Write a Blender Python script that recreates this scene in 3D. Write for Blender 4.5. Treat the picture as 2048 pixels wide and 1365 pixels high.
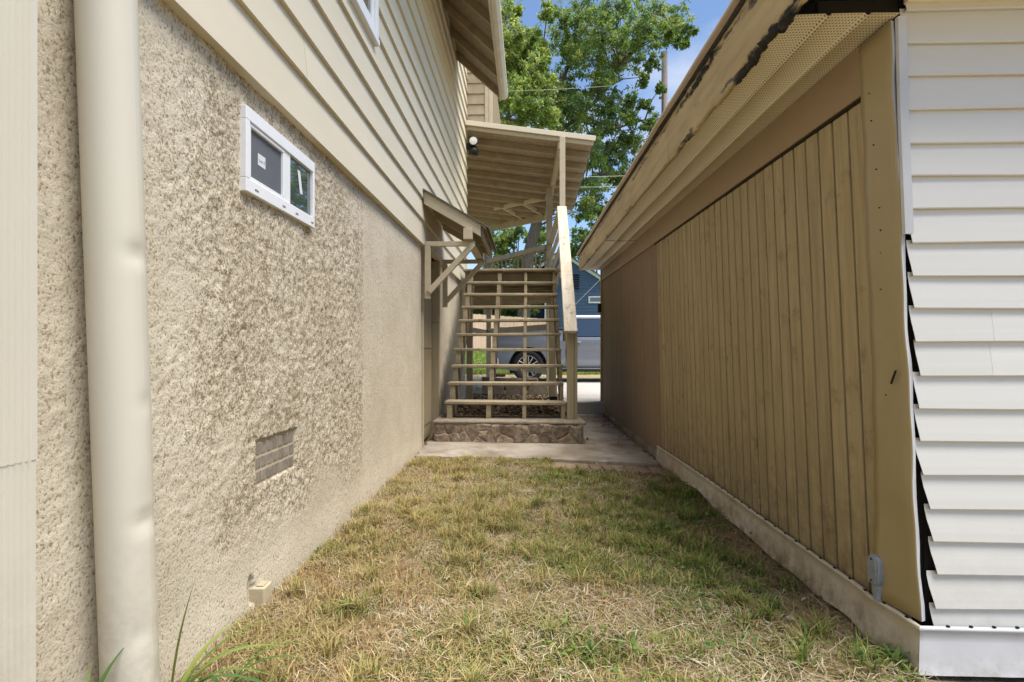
import bpy, bmesh, math, random
import numpy as np
from mathutils import Vector, Matrix

for o in list(bpy.data.objects):
    bpy.data.objects.remove(o)
S = bpy.context.scene
COL = S.collection
R = math.radians
rng = random.Random(7)
nrng = np.random.default_rng(11)

# ------------------------------------------------------------------ camera
FPX, HV, CH = 1050.0, 697.0, 1.1            # focal length in photo pixels, horizon row, eye height
YAW = math.atan(36 / 1050)
cam = bpy.data.cameras.new('camera')
cam.sensor_width = 36.0
cam.lens = FPX / 2048 * 36
cam.shift_y = (HV - 682.5) / 2048
cam.clip_start = 0.02
cam.clip_end = 2000
cam_o = bpy.data.objects.new('camera', cam)
cam_o.location = (0, 0, CH)
cam_o.rotation_euler = (R(90), 0, YAW)
COL.objects.link(cam_o)
S.camera = cam_o

# ------------------------------------------------------------------ sky, sun, exposure
SUN_EL, SUN_AZ = R(71), R(118)              # azimuth clockwise from +Y (sun high, behind and to the right)
W = bpy.data.worlds.new('World')
S.world = W
W.use_nodes = True
wn, wl = W.node_tree.nodes, W.node_tree.links
wn.clear()
w_out = wn.new('ShaderNodeOutputWorld')
w_bg = wn.new('ShaderNodeBackground')
w_sky = wn.new('ShaderNodeTexSky')
w_sky.sky_type = 'NISHITA'
w_sky.sun_disc = False
w_sky.sun_elevation = SUN_EL
w_sky.sun_rotation = SUN_AZ
w_sky.air_density = 1.0
w_sky.dust_density = 0.4
w_sky.ozone_density = 3.5
w_tc = wn.new('ShaderNodeTexCoord')
w_map = wn.new('ShaderNodeMapping')
w_map.inputs['Scale'].default_value = (1.1, 1.1, 2.6)
w_map.inputs['Location'].default_value = (0.35, 0.1, 0.35)
w_noise = wn.new('ShaderNodeTexNoise')
w_noise.inputs['Scale'].default_value = 2.2
w_noise.inputs['Detail'].default_value = 6
w_noise.inputs['Roughness'].default_value = 0.52
w_ramp = wn.new('ShaderNodeValToRGB')
w_ramp.color_ramp.elements[0].position = 0.53
w_ramp.color_ramp.elements[0].color = (0, 0, 0, 1)
w_ramp.color_ramp.elements[1].position = 0.74
w_ramp.color_ramp.elements[1].color = (0.8, 0.8, 0.8, 1)
w_mix = wn.new('ShaderNodeMixRGB')
w_mix.inputs['Color2'].default_value = (4.6, 4.8, 5.2, 1)      # sunlit thin cloud
wl.new(w_tc.outputs['Generated'], w_map.inputs['Vector'])
wl.new(w_map.outputs['Vector'], w_noise.inputs['Vector'])
wl.new(w_noise.outputs['Fac'], w_ramp.inputs['Fac'])
wl.new(w_ramp.outputs['Color'], w_mix.inputs['Fac'])
wl.new(w_sky.outputs['Color'], w_mix.inputs['Color1'])
wl.new(w_mix.outputs['Color'], w_bg.inputs['Color'])
w_bg.inputs['Strength'].default_value = 0.07
wl.new(w_bg.outputs['Background'], w_out.inputs['Surface'])

sun = bpy.data.lights.new('sun', 'SUN')
sun.energy = 3.0
sun.angle = R(48)
sun.color = (1.0, 0.945, 0.86)
sun_o = bpy.data.objects.new('sun', sun)
sd = Vector((math.sin(SUN_AZ) * math.cos(SUN_EL), math.cos(SUN_AZ) * math.cos(SUN_EL), math.sin(SUN_EL)))
sun_o.rotation_euler = sd.to_track_quat('Z', 'Y').to_euler()
sun_o.location = (3, -4, 9)
COL.objects.link(sun_o)

S.view_settings.view_transform = 'Standard'
S.view_settings.look = 'None'
S.view_settings.gamma = 1
S.view_settings.use_curve_mapping = False
S.view_settings.exposure = 1.58
S.render.engine = 'CYCLES'
S.cycles.max_bounces = 8
S.cycles.diffuse_bounces = 5

# ------------------------------------------------------------------ photo pixel -> place
_c, _s = math.cos(YAW), math.sin(YAW)
def ray(u, v):
    x = (u - 1024) / FPX
    return (x * _c - _s, x * _s + _c, (HV - v) / FPX)
def onX(u, v, X):
    a = ray(u, v); k = X / a[0]
    return Vector((X, a[1] * k, CH + a[2] * k))
def onY(u, v, Y):
    a = ray(u, v); k = Y / a[1]
    return Vector((a[0] * k, Y, CH + a[2] * k))
def onZ(u, v, z):
    a = ray(u, v); k = (z - CH) / a[2]
    return Vector((a[0] * k, a[1] * k, z))

# ------------------------------------------------------------------ helpers
def tag(o, label=None, cat=None, group=None, kind=None):
    if label: o['label'] = label
    if cat: o['category'] = cat
    if group: o['group'] = group
    if kind: o['kind'] = kind
    return o

def empty(name, loc=(0, 0, 0), parent=None):
    o = bpy.data.objects.new(name, None)
    o.empty_display_size = 0.1
    COL.objects.link(o)
    o.location = loc
    if parent: o.parent = parent
    return o

class MB:
    """collects shapes; build() links them as ONE mesh object"""
    def __init__(s):
        s.v, s.f = [], []
    def add(s, vs, fs):
        n = len(s.v)
        s.v += [tuple(p) for p in vs]
        s.f += [tuple(i + n for i in f) for f in fs]
        return s
    def hexa(s, p):                                     # 8 corners: bottom 4 ccw, top 4 ccw
        return s.add(p, [(3, 2, 1, 0), (4, 5, 6, 7), (0, 1, 5, 4), (1, 2, 6, 5), (2, 3, 7, 6), (3, 0, 4, 7)])
    def box(s, x0, x1, y0, y1, z0, z1):
        return s.hexa([(x0, y0, z0), (x1, y0, z0), (x1, y1, z0), (x0, y1, z0),
                       (x0, y0, z1), (x1, y0, z1), (x1, y1, z1), (x0, y1, z1)])
    def bar(s, a, b, w, h, side=None):
        """beam from a to b; w across 'side', h the other way"""
        a, b = Vector(a), Vector(b)
        d = (b - a).normalized()
        if side is None:
            side = d.cross(Vector((0, 0, 1)))
            if side.length < 1e-4: side = Vector((1, 0, 0))
        side = Vector(side); side = (side - d * side.dot(d)).normalized()
        up = side.cross(d).normalized()
        q = []
        for p in (a, b):
            q += [p - side * w / 2 - up * h / 2, p + side * w / 2 - up * h / 2,
                  p + side * w / 2 + up * h / 2, p - side * w / 2 + up * h / 2]
        return s.add(q, [(3, 2, 1, 0), (4, 5, 6, 7), (0, 1, 5, 4), (1, 2, 6, 5), (2, 3, 7, 6), (3, 0, 4, 7)])
    def tube(s, pts, rad, n=8, cap=True):
        pts = [Vector(p) for p in pts]
        if not hasattr(rad, '__len__'): rad = [rad] * len(pts)
        rings = []
        for i, p in enumerate(pts):
            d = (pts[min(i + 1, len(pts) - 1)] - pts[max(i - 1, 0)]).normalized()
            a = d.orthogonal().normalized()
            if abs(d.z) < 0.95: a = d.cross(Vector((0, 0, 1))).normalized()
            else: a = d.cross(Vector((0, 1, 0))).normalized()
            b = d.cross(a)
            rings.append([p + (a * math.cos(t) + b * math.sin(t)) * rad[i]
                          for t in [2 * math.pi * k / n for k in range(n)]])
        vs = [q for r in rings for q in r]
        fs = []
        for i in range(len(rings) - 1):
            for k in range(n):
                k2 = (k + 1) % n
                fs.append((i * n + k, i * n + k2, (i + 1) * n + k2, (i + 1) * n + k))
        if cap:
            fs.append(tuple(range(n - 1, -1, -1)))
            fs.append(tuple((len(rings) - 1) * n + k for k in range(n)))
        return s.add(vs, fs)
    def prism(s, poly, axis, a, b):
        """polygon given in the two other axes, pulled along axis from a to b"""
        n = len(poly)
        def P(p, t):
            return {'x': (t, p[0], p[1]), 'y': (p[0], t, p[1]), 'z': (p[0], p[1], t)}[axis]
        vs = [P(p, a) for p in poly] + [P(p, b) for p in poly]
        fs = [tuple(range(n)), tuple(range(2 * n - 1, n - 1, -1))]
        fs += [(i, i + n, (i + 1) % n + n, (i + 1) % n) for i in range(n)]
        return s.add(vs, fs)
    def lathe(s, prof, c, axis='y', n=32):
        """profile (radius, along) about an axis through c"""
        c = Vector(c); vs = []
        for (r, t) in prof:
            for k in range(n):
                a = 2 * math.pi * k / n
                if axis == 'y': vs.append(c + Vector((r * math.cos(a), t, r * math.sin(a))))
                elif axis == 'x': vs.append(c + Vector((t, r * math.cos(a), r * math.sin(a))))
                else: vs.append(c + Vector((r * math.cos(a), r * math.sin(a), t)))
        fs = []
        for i in range(len(prof) - 1):
            for k in range(n):
                k2 = (k + 1) % n
                fs.append((i * n + k, i * n + k2, (i + 1) * n + k2, (i + 1) * n + k))
        return s.add(vs, fs)
    def build(s, name, mat, parent=None, smooth=False, bevel=0, seg=1):
        me = bpy.data.meshes.new(name)
        me.from_pydata(s.v, [], s.f)
        bm = bmesh.new(); bm.from_mesh(me)
        bmesh.ops.recalc_face_normals(bm, faces=bm.faces)
        bm.to_mesh(me); bm.free()
        if smooth: me.polygons.foreach_set('use_smooth', [True] * len(me.polygons))
        me.materials.append(mat)
        o = bpy.data.objects.new(name, me)
        COL.objects.link(o)
        if parent is not None: o.parent = parent
        if bevel:
            m = o.modifiers.new('bevel', 'BEVEL'); m.width = bevel; m.segments = seg
            m.limit_method = 'ANGLE'; m.angle_limit = R(40)
        return o

def grid_mesh(name, P, mat, parent=None, smooth=True, attr=None):
    """P: array (n, m, 3) -> one sheet"""
    n, m, _ = P.shape
    idx = np.arange(n * m).reshape(n, m)
    f = np.stack([idx[:-1, :-1], idx[1:, :-1], idx[1:, 1:], idx[:-1, 1:]], -1).reshape(-1, 4)
    o = np_mesh(name, P.reshape(-1, 3), f, mat, parent)
    if smooth: o.data.polygons.foreach_set('use_smooth', np.ones(len(f), bool))
    if attr is not None:
        for k, a in attr.items():
            at = o.data.attributes.new(k, 'FLOAT', 'POINT')
            at.data.foreach_set('value', a.reshape(-1).astype(np.float32))
    return o

def np_mesh(name, V, Fq, mat, parent=None, colors=None):
    me = bpy.data.meshes.new(name)
    k = Fq.shape[1]
    me.vertices.add(len(V)); me.vertices.foreach_set('co', np.asarray(V, np.float32).ravel())
    me.loops.add(Fq.size); me.loops.foreach_set('vertex_index', Fq.astype(np.int32).ravel())
    me.polygons.add(len(Fq)); me.polygons.foreach_set('loop_start', np.arange(0, Fq.size, k, dtype=np.int32))
    me.update(calc_edges=True)
    if colors is not None:
        at = me.color_attributes.new('tint', 'FLOAT_COLOR', 'POINT')
        c4 = np.ones((len(V), 4), np.float32); c4[:, :3] = colors
        at.data.foreach_set('color', c4.ravel())
    me.materials.append(mat)
    o = bpy.data.objects.new(name, me)
    COL.objects.link(o)
    if parent is not None: o.parent = parent
    return o

def vnoise(x, y, seed=0):
    """smooth value noise on arrays"""
    r = np.random.default_rng(seed).random((256, 256))
    xi, yi = np.floor(x).astype(int), np.floor(y).astype(int)
    fx, fy = x - xi, y - yi
    fx, fy = fx * fx * (3 - 2 * fx), fy * fy * (3 - 2 * fy)
    a = r[xi & 255, yi & 255]; b = r[(xi + 1) & 255, yi & 255]
    c = r[xi & 255, (yi + 1) & 255]; d = r[(xi + 1) & 255, (yi + 1) & 255]
    return (a * (1 - fx) + b * fx) * (1 - fy) + (c * (1 - fx) + d * fx) * fy
def fbm(x, y, seed=0, oct=4):
    t, a, s = 0, 0.5, 0
    for i in range(oct):
        t = t + a * vnoise(x * 2 ** i, y * 2 ** i, seed + i); s += a; a *= 0.5
    return t / s
def sstep(a, b, x):
    t = np.clip((x - a) / (b - a), 0, 1)
    return t * t * (3 - 2 * t)

# ------------------------------------------------------------------ materials
def nodes_of(name):
    m = bpy.data.materials.new(name)
    m.use_nodes = True
    n, l = m.node_tree.nodes, m.node_tree.links
    return m, n, l, n['Principled BSDF']

def mk(name, c1, c2=None, scale=(6, 6, 6), detail=5, rough=0.7, bump=0.0, bscale=None, spec=0.3, metal=0.0,
       dirt=None, dirt_scale=3.0, dirt_pos=(0.58, 0.75), vary=0.08, coat=0.0, splash=None):
    """two-tone noise paint/wood/stone with relief, optional dirt blotches, and a small change per piece"""
    m, n, l, b = nodes_of(name)
    c2 = c2 or tuple(x * 0.86 for x in c1)
    tc = n.new('ShaderNodeTexCoord')
    oi = n.new('ShaderNodeObjectInfo')
    off = n.new('ShaderNodeVectorMath'); off.operation = 'MULTIPLY_ADD'
    cx = n.new('ShaderNodeCombineXYZ')
    for i, k in enumerate((37.0, 91.0, 53.0)):
        mm = n.new('ShaderNodeMath'); mm.operation = 'MULTIPLY'; mm.inputs[1].default_value = k
        l.new(oi.outputs['Random'], mm.inputs[0]); l.new(mm.outputs[0], cx.inputs[i])
    mp = n.new('ShaderNodeMapping'); mp.inputs['Scale'].default_value = scale
    ad = n.new('ShaderNodeVectorMath'); ad.operation = 'ADD'
    l.new(tc.outputs['Object'], mp.inputs['Vector'])
    l.new(mp.outputs['Vector'], ad.inputs[0]); l.new(cx.outputs[0], ad.inputs[1])
    no = n.new('ShaderNodeTexNoise'); no.inputs['Scale'].default_value = 1.0
    no.inputs['Detail'].default_value = detail; no.inputs['Roughness'].default_value = 0.62
    l.new(ad.outputs[0], no.inputs['Vector'])
    rp = n.new('ShaderNodeValToRGB')
    rp.color_ramp.elements[0].position = 0.34; rp.color_ramp.elements[0].color = (*c2, 1)
    rp.color_ramp.elements[1].position = 0.66; rp.color_ramp.elements[1].color = (*c1, 1)
    l.new(no.outputs['Fac'], rp.inputs['Fac'])
    col = rp.outputs['Color']
    if dirt:
        n2 = n.new('ShaderNodeTexNoise'); n2.inputs['Scale'].default_value = dirt_scale
        n2.inputs['Detail'].default_value = 7; n2.inputs['Roughness'].default_value = 0.7
        ad2 = n.new('ShaderNodeVectorMath'); ad2.operation = 'ADD'
        l.new(tc.outputs['Object'], ad2.inputs[0]); l.new(cx.outputs[0], ad2.inputs[1])
        l.new(ad2.outputs[0], n2.inputs['Vector'])
        r2 = n.new('ShaderNodeValToRGB')
        r2.color_ramp.elements[0].position = dirt_pos[0]; r2.color_ramp.elements[0].color = (0, 0, 0, 1)
        r2.color_ramp.elements[1].position = dirt_pos[1]; r2.color_ramp.elements[1].color = (1, 1, 1, 1)
        l.new(n2.outputs['Fac'], r2.inputs['Fac'])
        mx = n.new('ShaderNodeMixRGB'); mx.inputs['Color2'].default_value = (*dirt, 1)
        l.new(r2.outputs['Color'], mx.inputs['Fac']); l.new(col, mx.inputs['Color1'])
        col = mx.outputs['Color']
    if splash:                                             # mud splashed up from the soil: (colour, height reached, strength)
        sz_ = n.new('ShaderNodeSeparateXYZ'); l.new(tc.outputs['Object'], sz_.inputs[0])
        mz = n.new('ShaderNodeMapRange'); mz.inputs['From Min'].default_value = splash[1]; mz.inputs['From Max'].default_value = 0.0
        mz.inputs['To Max'].default_value = splash[2]; l.new(sz_.outputs['Z'], mz.inputs['Value'])
        ns = n.new('ShaderNodeTexNoise'); ns.inputs['Scale'].default_value = 14; ns.inputs['Detail'].default_value = 8; ns.inputs['Roughness'].default_value = 0.72
        l.new(tc.outputs['Object'], ns.inputs['Vector'])
        rs_ = n.new('ShaderNodeMapRange'); rs_.inputs['From Min'].default_value = 0.38; rs_.inputs['From Max'].default_value = 0.62
        l.new(ns.outputs['Fac'], rs_.inputs['Value'])
        ml = n.new('ShaderNodeMath'); ml.operation = 'MULTIPLY'; ml.use_clamp = True
        l.new(mz.outputs[0], ml.inputs[0]); l.new(rs_.outputs[0], ml.inputs[1])
        m3 = n.new('ShaderNodeMixRGB'); m3.inputs['Color2'].default_value = (*splash[0], 1)
        l.new(ml.outputs[0], m3.inputs['Fac']); l.new(col, m3.inputs['Color1'])
        col = m3.outputs['Color']
    if vary:
        mr = n.new('ShaderNodeMapRange'); mr.inputs['To Min'].default_value = 1 - vary; mr.inputs['To Max'].default_value = 1 + vary
        l.new(oi.outputs['Random'], mr.inputs['Value'])
        hs = n.new('ShaderNodeHueSaturation')
        l.new(col, hs.inputs['Color']); l.new(mr.outputs[0], hs.inputs['Value'])
        col = hs.outputs['Color']
    l.new(col, b.inputs['Base Color'])
    b.inputs['Roughness'].default_value = rough
    b.inputs['Specular IOR Level'].default_value = spec
    b.inputs['Metallic'].default_value = metal
    if coat: b.inputs['Coat Weight'].default_value = coat; b.inputs['Coat Roughness'].default_value = 0.05
    if bump:
        bp = n.new('ShaderNodeBump'); bp.inputs['Strength'].default_value = bump; bp.inputs['Distance'].default_value = 0.01
        if bscale:
            n3 = n.new('ShaderNodeTexNoise'); n3.inputs['Scale'].default_value = bscale; n3.inputs['Detail'].default_value = 4
            l.new(tc.outputs['Object'], n3.inputs['Vector']); l.new(n3.outputs['Fac'], bp.inputs['Height'])
        else:
            l.new(no.outputs['Fac'], bp.inputs['Height'])
        l.new(bp.outputs['Normal'], b.inputs['Normal'])
    return m

def tint_mat(name, rough=0.7, trans=0.0, spec=0.2):
    m, n, l, b = nodes_of(name)
    a = n.new('ShaderNodeAttribute'); a.attribute_name = 'tint'
    l.new(a.outputs['Color'], b.inputs['Base Color'])
    b.inputs['Roughness'].default_value = rough
    b.inputs['Specular IOR Level'].default_value = spec
    if trans:
        t = n.new('ShaderNodeBsdfTranslucent'); l.new(a.outputs['Color'], t.inputs['Color'])
        mx = n.new('ShaderNodeMixShader'); mx.inputs['Fac'].default_value = trans
        l.new(b.outputs[0], mx.inputs[1]); l.new(t.outputs[0], mx.inputs[2])
        l.new(mx.outputs[0], n['Material Output'].inputs['Surface'])
    return m

def glass_mat(name, col=(0.02, 0.025, 0.03), rough=0.03):
    m, n, l, b = nodes_of(name)
    b.inputs['Base Color'].default_value = (*col, 1)
    b.inputs['Roughness'].default_value = rough
    b.inputs['Specular IOR Level'].default_value = 1.0
    b.inputs['Coat Weight'].default_value = 1.0
    b.inputs['Coat Roughness'].default_value = 0.02
    return m

M = {}
TAN, TAN2 = (0.52, 0.45, 0.315), (0.46, 0.39, 0.265)
M['siding'] = mk('cream_siding_paint', (0.655, 0.59, 0.455), (0.625, 0.56, 0.425), (0.6, 0.9, 3), rough=0.55, bump=0.05, bscale=40,
                 dirt=(0.42, 0.36, 0.25), dirt_scale=1.6, dirt_pos=(0.66, 0.95), vary=0.03)
M['trim'] = mk('tan_trim_paint', TAN, TAN2, (3, 3, 9), rough=0.6, bump=0.12, bscale=60, dirt=(0.2, 0.16, 0.1), dirt_scale=6, dirt_pos=(0.68, 0.85), vary=0.08)
M['beam'] = mk('tan_beam_paint', (0.36, 0.295, 0.195), (0.27, 0.22, 0.14), (5, 5, 5), rough=0.7, bump=0.15, bscale=50, dirt=(0.15, 0.12, 0.08), dirt_scale=7, dirt_pos=(0.64, 0.8), vary=0.1)
M['osb'] = mk('strand_board_paint', (0.34, 0.27, 0.175), (0.245, 0.19, 0.12), (14, 14, 14), rough=0.8, bump=0.2, dirt=(0.14, 0.10, 0.06), dirt_scale=22, dirt_pos=(0.64, 0.72), vary=0.04)
M['stairwood'] = mk('weathered_stair_paint', (0.37, 0.31, 0.205), (0.25, 0.205, 0.135), (4, 14, 14), rough=0.8, bump=0.3, dirt=(0.12, 0.08, 0.05), dirt_scale=8, dirt_pos=(0.56, 0.72), vary=0.12)
M['newel'] = mk('newel_paint', (0.37, 0.305, 0.19), (0.29, 0.24, 0.15), (18, 18, 1.2), rough=0.75, bump=0.3, vary=0.08)
M['rail'] = mk('worn_rail_paint', (0.50, 0.45, 0.37), (0.37, 0.315, 0.235), (16, 3, 5), rough=0.75, bump=0.3, dirt=(0.13, 0.10, 0.075), dirt_scale=11, dirt_pos=(0.585, 0.68), vary=0.03)
M['dark'] = mk('shadowed_cavity', (0.02, 0.018, 0.015), rough=0.9)
M['white'] = mk('white_vinyl', (0.80, 0.81, 0.83), (0.77, 0.78, 0.80), rough=0.4, spec=0.4, vary=0.01)
M['pipe'] = mk('cream_metal_pipe', (0.60, 0.565, 0.475), (0.575, 0.54, 0.45), (3, 3, 1), rough=0.42, spec=0.4, dirt=(0.2, 0.16, 0.11), dirt_scale=26, dirt_pos=(0.72, 0.77), vary=0.02, splash=((0.27, 0.21, 0.14), 0.7, 0.55))
M['gutter'] = mk('cream_gutter', (0.66, 0.62, 0.52), rough=0.4, vary=0.02)
M['shingle'] = mk('roof_shingle', (0.16, 0.15, 0.14), (0.09, 0.085, 0.08), (30, 30, 30), rough=0.95, bump=0.5)
M['vent'] = mk('painted_vent', (0.30, 0.255, 0.205), (0.20, 0.17, 0.135), (20, 20, 20), rough=0.8, bump=0.3, dirt=(0.45, 0.4, 0.31), dirt_scale=40, dirt_pos=(0.66, 0.72), vary=0.12)
M['plank'] = mk('ochre_plank_paint', (0.42, 0.335, 0.195), (0.325, 0.255, 0.142), (34, 34, 1.6), rough=0.8, bump=0.6, dirt=(0.14, 0.10, 0.055), dirt_scale=6, dirt_pos=(0.56, 0.80), vary=0.06, splash=((0.15, 0.105, 0.065), 0.75, 0.75))
M['plank_brown'] = mk('brown_plank_paint', (0.27, 0.195, 0.125), (0.225, 0.16, 0.10), (26, 26, 2.2), rough=0.8, bump=0.3, vary=0.06)
M['groove'] = mk('groove_black', (0.022, 0.016, 0.009), rough=0.95)  # near-black, behind the plank grooves and for the strip under the frieze
M['frieze'] = mk('brown_frieze_paint', (0.33, 0.24, 0.145), (0.30, 0.215, 0.13), (5, 1, 5), rough=0.6, bump=0.05, bscale=50, vary=0.02)
M['corner'] = mk('ochre_metal_trim', (0.37, 0.295, 0.155), (0.345, 0.272, 0.14), (3, 3, 1.5), rough=0.42, spec=0.45, dirt=(0.12, 0.085, 0.04), dirt_scale=9, dirt_pos=(0.7, 0.8), vary=0.02)
M['fascia'] = mk('yellowed_fascia_paint', (0.47, 0.365, 0.205), (0.37, 0.28, 0.15), (10, 1.6, 10), rough=0.75, bump=0.3, dirt=(0.10, 0.08, 0.055), dirt_scale=5, dirt_pos=(0.62, 0.72), vary=0.03)
M['rot'] = mk('rotten_wood', (0.055, 0.048, 0.04), (0.22, 0.175, 0.11), (16, 3, 16), rough=0.95, bump=0.8, dirt=(0.015, 0.013, 0.012), dirt_scale=9, dirt_pos=(0.5, 0.6), vary=0.1)
M['vinyl'] = mk('cream_vinyl_siding', (0.66, 0.645, 0.61), (0.64, 0.62, 0.58), (0.8, 2, 30), rough=0.45, spec=0.4, bump=0.04, dirt=(0.4, 0.37, 0.31), dirt_scale=22, dirt_pos=(0.68, 0.78), vary=0.02, splash=((0.42, 0.38, 0.32), 0.6, 0.3))
M['skirt'] = mk('dirty_metal_skirt', (0.62, 0.57, 0.49), (0.50, 0.44, 0.355), (3, 3, 6), rough=0.42, spec=0.45, dirt=(0.27, 0.20, 0.125), dirt_scale=4, dirt_pos=(0.5, 0.75), vary=0.02, splash=((0.17, 0.12, 0.075), 0.16, 0.9))
M['skirt_white'] = mk('white_metal_skirt', (0.60, 0.605, 0.625), (0.52, 0.525, 0.545), (4, 4, 4), rough=0.33, spec=0.5, dirt=(0.33, 0.28, 0.22), dirt_scale=9, dirt_pos=(0.62, 0.78), vary=0.02, splash=((0.30, 0.24, 0.17), 0.10, 0.6))
M['galv'] = mk('grey_conduit', (0.30, 0.33, 0.37), (0.22, 0.245, 0.28), (40, 40, 40), rough=0.55, metal=0.15, bump=0.2, vary=0.03)
M['black'] = mk('black_plastic', (0.015, 0.016, 0.016), rough=0.4)
M['lampglass'] = mk('lamp_lens', (0.75, 0.74, 0.70), rough=0.15, spec=0.6)
M['concrete'] = mk('weathered_concrete', (0.43, 0.385, 0.33), (0.27, 0.225, 0.175), (2.2, 2.2, 2.2), detail=10, rough=0.9, bump=0.5, bscale=38, dirt=(0.15, 0.11, 0.075), dirt_scale=2.2, dirt_pos=(0.47, 0.72), vary=0.0)
M['pale_concrete'] = mk('pale_driveway_concrete', (0.43, 0.405, 0.37), (0.35, 0.33, 0.30), (2, 2, 2), detail=9, rough=0.9, bump=0.2, bscale=60, vary=0.0)
M['mortar'] = mk('old_mortar', (0.30, 0.25, 0.19), (0.17, 0.135, 0.10), (12, 12, 12), detail=8, rough=0.95, bump=0.7, bscale=30)
M['stone'] = mk('field_stone', (0.32, 0.26, 0.19), (0.13, 0.10, 0.07), (16, 16, 16), detail=8, rough=0.9, bump=0.8, bscale=34, dirt=(0.33, 0.145, 0.06), dirt_scale=5, dirt_pos=(0.56, 0.68), vary=0.4)
M['brick'] = mk('worn_brick', (0.30, 0.21, 0.15), (0.23, 0.17, 0.125), (14, 14, 14), rough=0.95, bump=0.5, dirt=(0.33, 0.27, 0.2), dirt_scale=9, vary=0.2)
M['block'] = mk('concrete_block', (0.30, 0.265, 0.21), (0.20, 0.175, 0.14), (14, 14, 14), rough=0.95, bump=0.6, vary=0.2)
M['bark'] = mk('tree_bark', (0.17, 0.14, 0.115), (0.085, 0.07, 0.058), (14, 14, 3), detail=8, rough=0.95, bump=0.9, vary=0.05)
M['pole'] = mk('grey_utility_pole', (0.27, 0.235, 0.225), (0.17, 0.145, 0.14), (20, 20, 1), rough=0.9, bump=0.4)
M['wire'] = mk('service_wire', (0.45, 0.46, 0.47), rough=0.5)
M['cedar'] = mk('new_cedar', (0.66, 0.48, 0.355), (0.56, 0.38, 0.265), (16, 16, 1.4), rough=0.8, bump=0.2, vary=0.12)
M['blue'] = mk('blue_siding_paint', (0.075, 0.12, 0.20), (0.063, 0.103, 0.175), (3, 3, 8), rough=0.6, vary=0.05)
M['whitetrim'] = mk('white_trim_paint', (0.78, 0.78, 0.77), rough=0.5)
M['truck'] = mk('silver_car_paint', (0.25, 0.275, 0.32), (0.24, 0.265, 0.31), rough=0.36, metal=0.5, spec=0.4, coat=0.5, vary=0.0)
M['truck_glass'] = glass_mat('car_glass', (0.02, 0.03, 0.045))
M['tyre'] = mk('tyre_rubber', (0.022, 0.022, 0.023), rough=0.85, bump=0.1)
M['rim'] = mk('machined_alloy', (0.72, 0.73, 0.75), rough=0.25, metal=0.9)
M['chrome'] = mk('chrome_bumper', (0.7, 0.71, 0.73), rough=0.12, metal=1.0)
M['tail'] = mk('red_tail_lens', (0.28, 0.015, 0.015), rough=0.15, spec=0.6)
M['glass'] = glass_mat('window_glass', (0.05, 0.065, 0.07))
M['screen'] = mk('insect_screen', (0.13, 0.14, 0.155), (0.105, 0.112, 0.125), (2, 2, 2), rough=0.75)
M['log'] = mk('old_log', (0.19, 0.13, 0.085), (0.10, 0.07, 0.048), (20, 20, 20), rough=0.95, bump=0.7, vary=0.25)
M['paper'] = mk('paper_sticker', (0.75, 0.76, 0.78), rough=0.6)
M['ink'] = mk('sticker_ink', (0.25, 0.27, 0.3), rough=0.6)
M['leaf'] = tint_mat('leaf', 0.5, 0.5, 0.35)
M['grass'] = tint_mat('grass_blade', 0.75, 0.25, 0.15)
M['litter'] = tint_mat('dry_litter', 0.85, 0.1, 0.1)

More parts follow.
